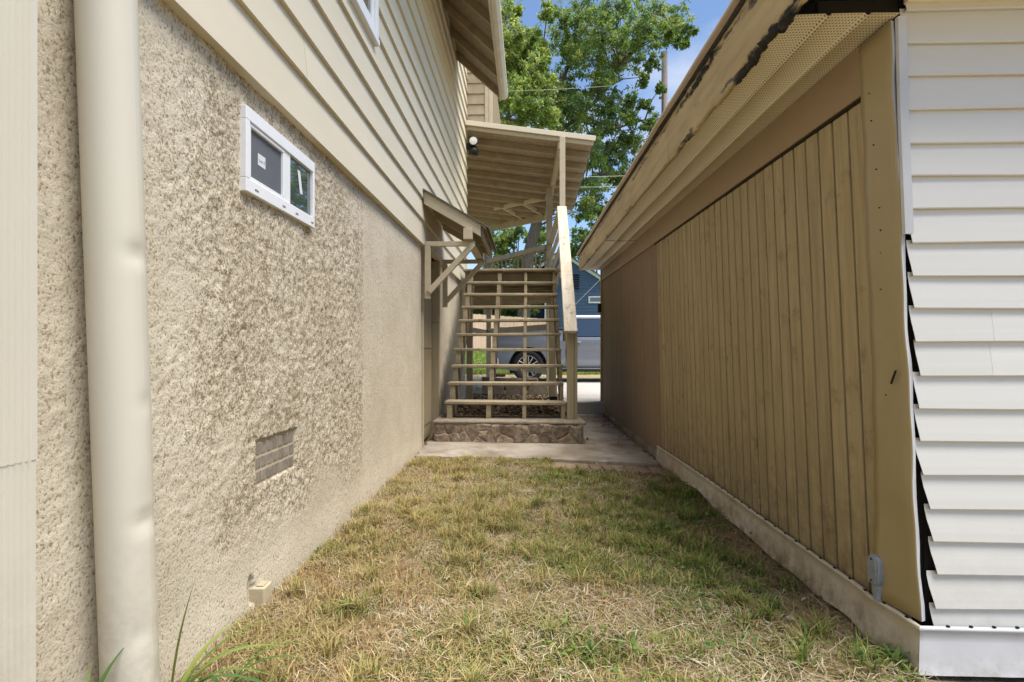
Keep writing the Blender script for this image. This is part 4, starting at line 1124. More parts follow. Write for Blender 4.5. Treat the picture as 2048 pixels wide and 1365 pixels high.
# sheet metal skirt at the foot: side length and front length, dented
def skirt_sheet(pts_fn, n, name, mat, seed, bottom_noise):
    prof = [(0.0, 0.0), (0.012, 0.0), (0.014, -0.010), (0.008, -0.014), (0.010, -0.05), (0.014, -0.09), (0.020, -0.13), (0.026, -0.165)]
    Pg = np.zeros((n, len(prof), 3))
    for i in range(n):
        t = i / (n - 1)
        base, outv, s_ = pts_fn(t)
        for j, (o_, dz) in enumerate(prof):
            k_ = (j / 7)
            nz = (fbm(np.array([s_ * 6.0]), np.array([j * 0.5]), seed)[0] - 0.5) * 0.009 * k_
            dd = dz * (1 + (bottom_noise(s_) if j == 7 else 0))
            Pg[i, j] = (base + outv * (o_ + nz)) + Vector((0, 0, dd))
    o = grid_mesh(name, Pg, mat, shed, smooth=False); o.matrix_parent_inverse = Tsh.copy()
    return o
def side_fn(t):
    y_ = 1.826 + (5.2 - 1.826) * t
    z_ = 0.168 - 0.018 * t + 0.006 * math.sin(y_ * 2)
    dent = 0.018 * math.exp(-((y_ - 2.03) / 0.06) ** 2)
    if t == 0: return Vector((sx_(1.826, 0.165, 0.022), SY0 - 0.022, z_)), Vector((-1, -1, 0)), y_
    return Vector((sx_(y_, 0.165, 0.022 + dent * 0.8), y_, z_)), Vector((-1, 0, 0)), y_
skirt_sheet(side_fn, 150, 'metal_skirt', M['skirt'], 91, lambda s_: -0.14 * float(vnoise(np.array([s_ * 5]), np.array([2.0]), 6)[0]) + (-0.18 * math.exp(-((s_ - 4.0) / 0.25) ** 2)))
def front_fn(t):
    xc_ = sx_(1.826, 0.165, 0.022); x_ = xc_ + 3.7 * t ** 1.5
    if t == 0: return Vector((xc_, SY0 - 0.022, 0.168 + 0.006 * math.sin(1.826 * 2))), Vector((-1, -1, 0)), x_ + 20
    return Vector((x_, SY0 - 0.022 - 0.0 * t, 0.168 + 0.006 * math.sin(1.826 * 2) - 0.008 * min(1, t))), Vector((0, -1, 0)), x_ + 20
skirt_sheet(front_fn, 110, 'metal_skirt', M['skirt_white'], 95, lambda s_: -0.08)
for k in range(22):                                                        # nail heads along the lip
    y_ = 1.87 + k * 0.105
    b_, ov, _ = side_fn((y_ - 1.826) / (5.2 - 1.826))
    shp(MB().box(b_.x - 0.011, b_.x - 0.004, y_ - 0.006, y_ + 0.006, b_.z - 0.001, b_.z + 0.004), 'nail_head', M['dark'])
for k in range(6):
    x_ = 1.40 + 0.075 * k
    shp(MB().box(x_ - 0.004, x_ + 0.004, SY0 - 0.034, SY0 - 0.026, 0.166, 0.171), 'nail_head', M['dark'])

# conduit fitting
lb = tag(empty('conduit_fitting', (1.29, 2.0, 0.17)), 'grey metal conduit elbow on the planks above the skirt', 'conduit')
bx = sx_(2.0, 0.25) - 0.034 - lb.location.x
pts = []
for k in range(20):
    a = 2 * math.pi * k / 20
    pts.append((0.030 * math.copysign(abs(math.cos(a)) ** 0.55, math.cos(a)), 0.105 + 0.056 * math.copysign(abs(math.sin(a)) ** 0.6, math.sin(a))))
MB().prism(pts, 'x', bx - 0.022, bx + 0.026).build('body', M['galv'], lb, bevel=0.006, seg=2)
MB().prism([(p_[0] * 0.86, 0.105 + (p_[1] - 0.105) * 0.95) for p_ in pts], 'x', bx - 0.027, bx - 0.021).build('cover', M['galv'], lb, bevel=0.003)
for z in (0.066, 0.145):
    MB().lathe([(0.0, -0.0295), (0.004, -0.029), (0.004, -0.026)], (bx, 0, z), 'x', 8).build('screw', M['black'], lb)
MB().tube([(bx, 0, -0.004), (bx, 0, 0.06)], 0.0185, 14).build('pipe', M['galv'], lb, smooth=False)
MB().tube([(bx, 0, 0.02), (bx, 0, 0.056)], 0.0215, 14).build('collar', M['galv'], lb)

# small black box at the far corner of the shed
jb = tag(empty('junction_box', (1.17, SY1 + 0.03, 1.77)), 'small black box on the far corner board of the shed', 'junction box')
MB().box(-0.03, 0.03, -0.03, 0.05, -0.075, 0.075).build('body', M['black'], jb, bevel=0.006)
MB().box(-0.035, -0.029, -0.02, 0.04, -0.06, 0.06).build('cover', M['black'], jb, bevel=0.002)

# ------------------------------------------------------------------ things under and behind the stairs
def block_thing(x, y, z, sx, sy_, sz_, rot, mat, name, label, cat, group=None, holes=True):
    e = tag(empty(name, (x, y, z)), label, cat, group); e.rotation_euler.z = rot
    if holes:
        MB().box(-sx / 2, sx / 2, -sy_ / 2, -sy_ / 2 + 0.03, 0, sz_).box(-sx / 2, sx / 2, sy_ / 2 - 0.03, sy_ / 2, 0, sz_)\
            .box(-sx / 2, -sx / 2 + 0.03, -sy_ / 2 + 0.03, sy_ / 2 - 0.03, 0, sz_ - 0.002).box(sx / 2 - 0.03, sx / 2, -sy_ / 2 + 0.03, sy_ / 2 - 0.03, 0, sz_ - 0.002)\
            .box(-0.015, 0.015, -sy_ / 2 + 0.03, sy_ / 2 - 0.03, 0, sz_ - 0.002).build('body', mat, e, bevel=0.006)
    else:
        MB().box(-sx / 2, sx / 2, -sy_ / 2, sy_ / 2, 0, sz_).build('body', mat, e, bevel=0.01)
    return e
for k, x in enumerate((-0.72, -0.27, 0.15, 0.42)):
    block_thing(x, 10.15 + 0.03 * k, 0.20, 0.40 if k < 3 else 0.2, 0.19, 0.19, rng.uniform(-0.06, 0.06), M['block'] if k != 3 else M['brick'], 'concrete_block',
                'weathered grey concrete block in the row edging the bed behind the stairs' if k != 3 else 'reddish half block ending the row that edges the bed', 'block', 'blocks edging the bed' if k != 3 else None)
block_thing(0.17, 8.1, 0.215, 0.30, 0.14, 0.075, 0.05, M['pale_concrete'], 'paving_stone', 'pale flat paving block lying in the dirt under the stairs', 'paving stone', holes=False)
bx_ = tag(empty('utility_box', (0.36, 8.15, 0.21)), 'dark grey plastic utility box beside the pale block under the stairs', 'box')
MB().box(-0.06, 0.06, -0.05, 0.05, 0, 0.13).build('body', M['black'], bx_, bevel=0.008)
MB().box(-0.066, 0.066, -0.056, 0.056, 0.131, 0.148).build('lid', M['black'], bx_, bevel=0.004)
def log(a, b, r, seed, label):
    a, b = Vector(a), Vector(b); rr = random.Random(seed)
    pts = [a.lerp(b, t / 5) + Vector((0, 0, rr.uniform(-0.01, 0.01))) for t in range(6)]
    o = MB().tube(pts, [r * rr.uniform(0.9, 1.08) for _ in pts], 10).build('log', M['log'], None, smooth=False)
    return tag(o, label, 'log', 'logs piled behind the stairs')
for k, (a, b, r) in enumerate((((-0.95, 10.5, 0.46), (-0.15, 10.35, 0.45), 0.06), ((-0.45, 10.6, 0.45), (0.15, 10.4, 0.47), 0.05), ((-0.2, 10.9, 0.62), (0.0, 10.02, 0.45), 0.055),
                               ((-0.9, 10.75, 0.30), (0.1, 10.85, 0.30), 0.07), ((-0.8, 10.4, 0.56), (-0.5, 10.5, 0.57), 0.035))):
    log(a, b, r, k, 'dead brown log on the pile behind the stair treads')

# flush bricks edging the apron
for k in range(9):
    x_ = 0.28 + k * 0.104 + rng.uniform(-0.01, 0.01)
    o = MB().box(-0.046, 0.046, -0.095, 0.095, -0.05, 0.0).build('paving_brick', M['brick'], None, bevel=0.008, seg=2)
    o.location = (x_, 4.83 - 0.02 * k + rng.uniform(-0.015, 0.015), 0.03 + rng.uniform(-0.006, 0.006)); o.rotation_euler = (rng.uniform(-.04, .04), rng.uniform(-.04, .04), rng.uniform(-0.1, 0.1))
    tag(o, 'worn reddish paving brick sunk flush along the concrete apron', 'brick', 'bricks along the apron')

# ------------------------------------------------------------------ pickup truck
tk = tag(empty('pickup_truck', (2.0, 14.6, 0.215)), 'silver grey crew-cab pickup truck parked behind the porch', 'truck')
TX, TYN, TYF, TZ = -0.97, 13.62, 15.58, 0.215                     # tail, near side, far side, tyre contact
Tt = Matrix.Translation((-2.0, -14.6, -0.215))
def tkp(mb, name, mat, parent=None, **k):
    o = mb.build(name, mat, parent or tk, **k)
    if parent is None: o.matrix_parent_inverse = Tt.copy()
    return o
def arch(cx, cz, r, n=12):
    return [(cx + r * math.cos(a), cz + r * math.sin(a)) for a in np.linspace(math.pi, 0, n)]
WX1, WX2, WR = -0.05, 3.72, 0.415
cz = TZ + WR
side_poly = [(TX + 0.02, TZ + 0.60)] + [(TX + 0.18, TZ + 0.42)] + arch(WX1, cz, 0.50)[0:] + [(WX1 + 0.55, TZ + 0.36), (WX2 - 0.55, TZ + 0.36)] + arch(WX2, cz, 0.50) + \
            [(WX2 + 0.9, TZ + 0.38), (WX2 + 1.06, TZ + 0.62), (WX2 + 1.04, TZ + 1.0), (WX2 + 0.9, TZ + 1.13), (2.75, TZ + 1.17), (0.93, TZ + 1.17), (0.90, TZ + 1.37), (TX + 0.04, TZ + 1.41), (TX, TZ + 1.33)]
# sides bulge: three-step section
def body_side(yn, sgn):
    n = len(side_poly); vs, fs = [], []
    for (dy, shrink) in ((0.10, 0.0), (0.03, 0.0), (0.0, 0.035)):
        for (x, z) in side_poly:
            zc_ = TZ + 0.8
            vs.append((x, yn + sgn * dy, z - (z - zc_) * shrink * (1 if z > zc_ else 0.0)))
    for r_ in range(2):
        for i in range(n):
            j = (i + 1) % n
            fs.append((r_ * n + i, r_ * n + j, (r_ + 1) * n + j, (r_ + 1) * n + i))
    fs.append(tuple(2 * n + i for i in range(n)))
    return MB().add(vs, fs)
b1 = body_side(TYN, 1)
def crease(o, yn, sgn):
    bm = bmesh.new(); bm.from_mesh(o.data)
    lv = [(0.36, 0.06), (0.48, 0.03), (0.60, 0.004), (0.72, 0.012), (0.86, 0.018), (0.98, 0.006), (1.06, 0.0), (1.12, 0.014), (1.20, 0.03), (1.42, 0.045)]
    for (z, _) in lv:
        bmesh.ops.bisect_plane(bm, geom=bm.verts[:] + bm.edges[:] + bm.faces[:], plane_co=(0, 0, TZ + z), plane_no=(0, 0, 1))
    for v in bm.verts:
        if abs(v.co.y - yn) < 0.05:
            v.co.y += sgn * float(np.interp(v.co.z - TZ, [a for a, _ in lv], [b for _, b in lv]))
    bm.to_mesh(o.data); bm.free()
    o.data.polygons.foreach_set('use_smooth', [True] * len(o.data.polygons))
    m = o.modifiers.new('edges', 'EDGE_SPLIT'); m.split_angle = R(32)
crease(tkp(b1, 'body_side', M['truck']), TYN, 1)
crease(tkp(body_side(TYF, -1), 'body_side', M['truck']), TYF, -1)
tkp(MB().box(TX + 0.03, TX + 0.09, TYN + 0.1, TYF - 0.1, TZ + 0.62, TZ + 1.39), 'tailgate', M['truck'], bevel=0.02)
tkp(MB().box(TX + 0.1, WX2 + 0.95, TYN + 0.1, TYF - 0.1, TZ + 0.55, TZ + 0.70).box(0.93, WX2 + 0.95, TYN + 0.1, TYF - 0.1, TZ + 0.7, TZ + 1.16), 'floor_pan', M['dark'])
tkp(MB().bar((TX + 0.03, TYN + 0.09, TZ + 1.425), (0.9, TYN + 0.09, TZ + 1.385), 0.12, 0.024).bar((TX + 0.03, TYF - 0.09, TZ + 1.425), (0.9, TYF - 0.09, TZ + 1.385), 0.12, 0.024), 'bed_rail', M['black'], bevel=0.006)
# arch liners
for wx in (WX1, WX2):
    tkp(MB().prism(arch(wx, cz, 0.485, 16) + [(wx + 0.485, TZ + 0.3), (wx + 0.5, TZ + 0.3)] + list(reversed(arch(wx, cz, 0.505, 16))) + [(wx - 0.5, TZ + 0.3), (wx - 0.485, TZ + 0.3)], 'y', TYN + 0.012, TYF - 0.012), 'wheel_arch', M['black'])
tkp(MB().box(WX1 - 0.49, WX1 + 0.49, TYN + 0.32, TYF - 0.32, TZ + 0.22, TZ + 0.9).box(WX2 - 0.49, WX2 + 0.49, TYN + 0.32, TYF - 0.32, TZ + 0.22, TZ + 0.9), 'dark_well_box', M['black'])  # dark boxes added behind the wheels to close off the see-through arches
# greenhouse
CB, CT = TZ + 1.165, TZ + 1.76
gv = [(0.93, TYN + 0.06, CB), (3.25, TYN + 0.06, CB), (3.25, TYF - 0.06, CB), (0.93, TYF - 0.06, CB),
      (1.05, TYN + 0.24, CT), (2.35, TYN + 0.24, CT), (2.35, TYF - 0.24, CT), (1.05, TYF - 0.24, CT)]
tkp(MB().hexa(gv), 'cab', M['truck'], bevel=0.06, seg=4)
def on_side(x, t, out=0.012):                                      # point on near greenhouse face
    y_ = TYN + 0.06 + 0.18 * t - out
    return (x, y_, CB + (CT - CB) * t)
for (x0, x1) in ((1.10, 1.92), (2.0, 2.72)):
    q = [on_side(x0, 0.05), on_side(x1, 0.05), on_side(min(x1, 2.45) - 0.03, 0.80), on_side(x0 + 0.06, 0.80)]
    w_ = tkp(MB().add(q + [(p_[0], p_[1] + 0.02, p_[2]) for p_ in q], [(0, 1, 2, 3), (7, 6, 5, 4), (0, 4, 5, 1), (1, 5, 6, 2), (2, 6, 7, 3), (3, 7, 4, 0)]), 'side_window', M['truck_glass'])
    q2 = [on_side(x0 - 0.015, 0.02, 0.006), on_side(x1 + 0.015, 0.02, 0.006), on_side(min(x1, 2.45) - 0.015, 0.84, 0.006), on_side(x0 + 0.045, 0.84, 0.006)]
    MB().add(q2 + [(p_[0], p_[1] + 0.02, p_[2]) for p_ in q2], [(0, 1, 2, 3), (7, 6, 5, 4), (0, 4, 5, 1), (1, 5, 6, 2), (2, 6, 7, 3), (3, 7, 4, 0)]).build('window_seal', M['black'], w_)
q = [(0.935 + 0.12 * t - 0.012, y_, CB + (CT - CB) * t) for (t, y_) in ((0.1, TYN + 0.2), (0.1, TYF - 0.2), (0.85, TYF - 0.36), (0.85, TYN + 0.36))]
tkp(MB().add(q, [(0, 1, 2, 3)]), 'rear_window', M['truck_glass'])
q = [(3.25 - 0.9 * t + 0.015, y_, CB + (CT - CB) * t + 0.01) for (t, y_) in ((0.08, TYN + 0.18), (0.08, TYF - 0.18), (0.9, TYF - 0.34), (0.9, TYN + 0.34))]
tkp(MB().add(q, [(0, 1, 2, 3)]), 'windscreen', M['truck_glass'])
# door shut lines, handle, mouldings, step
for x in (0.93, 1.97, 3.0):
    tkp(MB().box(x - 0.004, x + 0.004, TYN - 0.001, TYN + 0.05, TZ + 0.46, TZ + 1.14), 'door_seam', M['black'])
for x in (1.12, 2.15):
    dh = tkp(MB().box(x, x + 0.19, TYN - 0.045, TYN - 0.022, TZ + 1.03, TZ + 1.065), 'door_handle', M['chrome'], bevel=0.008, seg=2)
    MB().box(x + 0.01, x + 0.18, TYN - 0.022, TYN + 0.005, TZ + 1.035, TZ + 1.06).build('handle_cup', M['black'], dh)
tkp(MB().tube([(0.75, TYN - 0.04, TZ + 0.33), (3.15, TYN - 0.04, TZ + 0.33)], 0.05, 12), 'running_board', M['black'])
# tail lamp and bumper
tkp(MB().box(TX - 0.012, TX + 0.07, TYN - 0.006, TYN + 0.1, TZ + 0.86, TZ + 1.33), 'tail_light', M['tail'], bevel=0.015, seg=2)
tkp(MB().box(TX - 0.012, TX + 0.07, TYF - 0.1, TYF + 0.006, TZ + 0.86, TZ + 1.33), 'tail_light', M['tail'], bevel=0.015, seg=2)
tkp(MB().box(TX - 0.16, TX + 0.16, TYN - 0.01, TYF + 0.01, TZ + 0.44, TZ + 0.64), 'rear_bumper', M['chrome'], bevel=0.05, seg=4)
tkp(MB().box(WX2 + 0.85, WX2 + 1.13, TYN + 0.0, TYF - 0.0, TZ + 0.36, TZ + 0.60), 'front_bumper', M['chrome'], bevel=0.05, seg=4)
tkp(MB().tube([(0.45, TYN + 0.35, TZ + 0.34), (TX + 0.1, TYN + 0.35, TZ + 0.36)], 0.035, 10), 'exhaust_pipe', M['black'])
def wheel(x, yn, sgn):
    w = tkp(MB().lathe([(0.275, 0.02), (0.30, -0.005), (0.36, -0.012), (0.395, 0.0), (WR - 0.006, 0.03), (WR, 0.06), (WR, 0.20), (WR - 0.02, 0.25), (0.275, 0.26)], (x, yn, cz), 'y', 40), 'wheel', M['tyre'], smooth=True)
    if sgn < 0:
        return w
    MB().lathe([(0.262, 0.16), (0.262, 0.03), (0.278, 0.012), (0.285, 0.018), (0.285, 0.1)], (x, yn, cz), 'y', 40).build('rim', M['rim'], w, smooth=True)
    MB().lathe([(0.0, 0.15), (0.26, 0.15)], (x, yn, cz), 'y', 24).build('brake_disc', M['black'], w)
    for k in range(6):
        a0 = 2 * math.pi * k / 6 + 0.26
        for s_ in (-1, 1):
            a1 = a0 + s_ * 0.06; a2 = a0 + s_ * 0.24
            MB().bar((x + 0.05 * math.cos(a1), yn + 0.035, cz + 0.05 * math.sin(a1)), (x + 0.265 * math.cos(a2), yn + 0.03, cz + 0.265 * math.sin(a2)), 0.036, 0.03, (0, 1, 0)).build('spoke', M['rim'], w, bevel=0.004)
    MB().lathe([(0.0, 0.012), (0.05, 0.016), (0.065, 0.04)], (x, yn, cz), 'y', 16).build('hub_cap', M['black'], w)
    return w
for wx in (WX1, WX2):
    wheel(wx, TYN + 0.02, 1); wheel(wx, TYF - 0.28, -1)

# ------------------------------------------------------------------ cedar fence
def gh(x, y): return float(ground_h(np.array([float(x)]), np.array([float(y)]))[0])
fence = tag(empty('picket_fence', (-1.0, 23.0, 0.9)), 'new pinkish cedar dog-eared picket fence across the lawn behind the truck', 'fence')
Tf = Matrix.Translation((1.0, -23.0, -0.9))
A, B = Vector((-5.2, 20.4, 0)), Vector((1.3, 27.6, 0))
L = (B - A).length; d_ = (B - A).normalized(); nrm = Vector((d_.y, -d_.x, 0))
nP = int(L / 0.148)
for k in range(nP):
    p = A + d_ * (k * 0.148)
    z0 = 0.86; w, t = 0.142, 0.018
    hgt = 1.80 + rng.uniform(-0.012, 0.012) - 0.06 * (k / nP)
    prof = [(0, 0), (w, 0), (w, hgt - 0.035), (w - 0.03, hgt), (0.03, hgt), (0, hgt - 0.035)]
    vs = []
    for off in (0, t):
        vs += [p + d_ * a + nrm * off + Vector((0, 0, z0 + b)) for (a, b) in prof]
    fs = [tuple(range(6)), tuple(range(11, 5, -1))] + [(i, i + 6, (i + 1) % 6 + 6, (i + 1) % 6) for i in range(6)]
    o = MB().add(vs, fs).build('picket', M['cedar'], fence); o.matrix_parent_inverse = Tf.copy()
for z in (1.2, 2.2):
    o = MB().bar(A + Vector((0, 0, z)) - nrm * 0.025, B + Vector((0, 0, z)) - nrm * 0.025, 0.04, 0.09).build('rail', M['cedar'], fence); o.matrix_parent_inverse = Tf.copy()

# ------------------------------------------------------------------ blue house
BY = 30.0
bh = tag(empty('blue_house', (3.0, BY, 0.9)), 'dark blue clapboard house with white gable trim beyond the truck', 'house')
Tb = Matrix.Translation((-3.0, -BY, -0.9))
def bp_(mb, name, mat, parent=None, **k):
    o = mb.build(name, mat, parent or bh, **k)
    if parent is None: o.matrix_parent_inverse = Tb.copy()
    return o
apx, apz = 1.75, 6.45; sl2 = 0.66
xl_, xr_ = 0.86, 9.0
def rake(x): return apz - sl2 * abs(x - apx)
wall = bp_(MB().prism([(xl_, 0.8), (7.0, 0.8), (7.0, rake(7.0)), (apx, apz), (xl_, rake(xl_))], 'y', BY + 0.02, BY + 9), 'wall', M['blue'])
z = 0.9; k = 0
while z < 6.3:
    z1 = z + 0.19
    xa_ = max(xl_, apx - (apz - z1) / sl2); xb_2 = min(7.0, apx + (apz - z1) / sl2)
    if xb_2 - xa_ > 0.2:
        MB().add([(xa_, BY + 0.02, z), (xb_2, BY + 0.02, z), (xb_2, BY - 0.012, z), (xa_, BY - 0.012, z), (xa_, BY + 0.02, z1), (xb_2, BY + 0.02, z1), (xb_2, BY + 0.004, z1), (xa_, BY + 0.004, z1)],
                 [(0, 1, 2, 3), (7, 6, 5, 4), (3, 2, 6, 7), (0, 3, 7, 4), (1, 5, 6, 2)]).build('clapboard', M['blue'], wall)
    z = z1; k += 1
rf = bp_(MB().bar((apx, BY - 0.05, apz + 0.10), (7.6, BY - 0.05, rake(7.6) + 0.10), 0.10, 0.17, (0, 1, 0)).bar((apx, BY - 0.051, apz + 0.10), (0.5, BY - 0.051, rake(0.5) + 0.10), 0.10, 0.17, (0, 1, 0)), 'rake_board', M['whitetrim'])
bp_(MB().hexa([(apx, BY - 0.2, apz + 0.19), (7.8, BY - 0.2, rake(7.8) + 0.19), (7.8, BY + 9, rake(7.8) + 0.19), (apx, BY + 9, apz + 0.19),
               (apx, BY - 0.2, apz + 0.25), (7.8, BY - 0.2, rake(7.8) + 0.25), (7.8, BY + 9, rake(7.8) + 0.25), (apx, BY + 9, apz + 0.25)]), 'roof', M['shingle'])
bp_(MB().hexa([(0.3, BY - 0.2, rake(0.3) + 0.19), (apx - .003, BY - 0.2, apz + 0.19), (apx - .003, BY + 9, apz + 0.19), (0.3, BY + 9, rake(0.3) + 0.19),
               (0.3, BY - 0.2, rake(0.3) + 0.25), (apx - .003, BY - 0.2, apz + 0.25), (apx - .003, BY + 9, apz + 0.25), (0.3, BY + 9, rake(0.3) + 0.25)]), 'roof', M['shingle'])
bp_(MB().box(xl_ - 0.03, xl_ + 0.16, BY - 0.04, BY - 0.014, 0.9, rake(xl_) - 0.05), 'corner_board', M['whitetrim'])
gvt = bp_(MB().box(2.42, 2.80, BY - 0.03, BY - 0.014, 4.42, 5.30), 'gable_vent', M['dark'])
for k in range(8):
    MB().add([(2.42, BY - 0.032, 4.45 + k * 0.105), (2.80, BY - 0.032, 4.45 + k * 0.105), (2.80, BY - 0.06, 4.42 + k * 0.105), (2.42, BY - 0.06, 4.42 + k * 0.105)], [(0, 1, 2, 3)]).build('louvre', M['blue'], gvt)
bw = bp_(MB().box(3.32, 4.3, BY - 0.05, BY - 0.014, 3.66, 3.74).box(3.32, 4.3, BY - 0.05, BY - 0.014, 3.98, 4.06).box(3.32, 3.40, BY - 0.05, BY - 0.014, 3.74, 3.98).box(4.22, 4.3, BY - 0.05, BY - 0.014, 3.74, 3.98), 'window', M['whitetrim'])
MB().box(3.40, 4.22, BY - 0.035, BY - 0.016, 3.74, 3.98).build('pane', M['truck_glass'], bw)
bp_(MB().box(-1.6, 0.84, BY + 3, BY + 8, 0.8, 4.0), 'side_wing', M['blue'])
bp_(MB().box(-1.8, 0.84, BY + 2.7, BY + 8.2, 4.003, 4.12), 'side_wing_roof', M['shingle'])

# ------------------------------------------------------------------ utility pole and wires
PY = 27.0
pb = onY(1329, 300, PY)
up = tag(empty('utility_pole', (pb.x, PY, 0.9)), 'weathered grey wooden utility pole rising behind the shed roof', 'utility pole')
ptop = onY(1329, 105, PY).z
o = MB().tube([(0, 0, -0.2), (0, 0, 4), (0, 0, ptop - 0.9)], [0.19, 0.175, 0.15], 14).build('shaft', M['pole'], up, smooth=True)
MB().box(-0.27, -0.12, -0.05, 0.05, onY(1329, 196, PY).z - 0.95, onY(1329, 196, PY).z - 0.85).build('bracket', M['pole'], up)
def wire(a, b, sag, r, label):
    a, b = Vector(a), Vector(b)
    pts = [a.lerp(b, t / 16) - Vector((0, 0, sag * 4 * (t / 16) * (1 - t / 16))) for t in range(17)]
    o = MB().tube(pts, r, 6).build('power_line', M['wire']); return tag(o, label, 'wire')
wire(onY(1000, 183, 20), onY(1225, 172, 20), 0.03, 0.006, 'thin pale wire crossing high in front of the tree crown')
wire(onY(1120, 354, 16), onY(1500, 325, 19), 0.15, 0.006, 'upper of two pale service wires beside the porch roof edge')
wire(onY(1120, 374, 16), onY(1500, 330, 19), 0.25, 0.006, 'lower of two pale service wires beside the porch roof edge')
wire(onY(1135, 625, 18), onY(1215, 545, 18), 0.0, 0.007, 'slanting guy wire in front of the blue house wall')

# ------------------------------------------------------------------ trees
def leaf_cloud(centers, radii, counts, size, cols, seed, droop=0.0, flat=0.8):
    """leaf-sized faces spread in clumps; returns V, F, colours"""
    r = np.random.default_rng(seed)
    C = np.repeat(np.array(centers), counts, axis=0)
    Rr = np.repeat(np.array(radii), counts)
    N = len(C)
    d = r.normal(size=(N, 3)); d /= np.linalg.norm(d, axis=1, keepdims=True)
    rad = r.random(N) ** 0.45
    off = d * (rad * Rr)[:, None]; off[:, 2] *= flat
    off[:, 2] -= droop * Rr * (rad ** 2) * np.abs(d[:, 0])
    P0 = C + off
    ax = r.normal(size=(N, 3)); ax[:, 2] -= 0.5; ax /= np.linalg.norm(ax, axis=1, keepdims=True)
    nr = r.normal(size=(N, 3)); nr[:, 2] += 0.8
    sd_ = np.cross(ax, nr); sd_ /= np.linalg.norm(sd_, axis=1, keepdims=True) + 1e-9
    s = size * r.uniform(0.55, 1.35, N)[:, None]
    V = np.stack([P0, P0 + ax * s * 0.5 + sd_ * s * 0.26, P0 + ax * s, P0 + ax * s * 0.5 - sd_ * s * 0.26], 1).reshape(-1, 3)
    Fq = np.arange(N * 4).reshape(N, 4)
    cc = np.repeat(r.integers(0, len(cols), len(centers)), counts)
    col = np.array(cols)[cc] * r.uniform(1.2, 2.5, N)[:, None]
    return V, Fq, np.repeat(col, 4, axis=0)

def tree(name, label, cat, base, skeleton, clumps, size, cols, seed, group=None, trunk_r=0.25, per=420, twigs=True, droop=0.0):
    """skeleton: list of polylines (points, radius start, radius end); clumps: list of (centre, radius)"""
    t = tag(empty(name, base), label, cat, group)
    Ti_ = Matrix.Translation(-Vector(base))
    m = MB(); nodes = []
    for (pts, r0, r1) in skeleton:
        pts = [Vector(p) for p in pts]
        dense = []
        for i in range(len(pts) - 1):
            for k in range(4): dense.append(pts[i].lerp(pts[i + 1], k / 4) + Vector((rng.uniform(-1, 1), rng.uniform(-1, 1), 0)) * 0.04 * (k > 0))
        dense.append(pts[-1])
        n_ = len(dense)
        m.tube(dense, [r0 + (r1 - r0) * i / (n_ - 1) for i in range(n_)], 9)
        nodes += dense
    if twigs:
        for (c, r_) in clumps:
            c = Vector(c)
            nb_ = min(nodes, key=lambda q: (q - c).length + max(0, q.z - c.z))
            midp = nb_.lerp(c, 0.5) + Vector((0, 0, 0.12 * (c - nb_).length))
            m.tube([nb_, midp, c], [0.045, 0.03, 0.012], 5, cap=False)
            for k in range(5):
                d = Vector((rng.gauss(0, 1), rng.gauss(0, 1), rng.gauss(0, 0.7))).normalized() * r_ * 0.9
                m.tube([c, c + d * 0.6 + Vector((0, 0, 0.05)), c + d], [0.012, 0.008, 0.004], 4, cap=False)
    o = m.build('trunk', M['bark'], t, smooth=True); o.matrix_parent_inverse = Ti_
    cen, rad, cnt = [], [], []
    rr = np.random.default_rng(seed + 1)
    for (c, r_) in clumps:                                     # break every clump into sprays
        for k in range(13):
            d = rr.normal(size=3); d /= np.linalg.norm(d); d[2] *= 0.85
            cen.append(np.array(c) + d * r_ * rr.uniform(0.2, 1.35)); rad.append(r_ * rr.uniform(0.18, 0.42)); cnt.append(int(per / 13 * rr.uniform(0.3, 1.6)))
    V, Fq, colr = leaf_cloud(cen, rad, cnt, size, cols, seed, droop)
    o = np_mesh('crown', V, Fq, M['leaf'], t, colr); o.matrix_parent_inverse = Ti_
    o['kind'] = 'stuff'
    return t

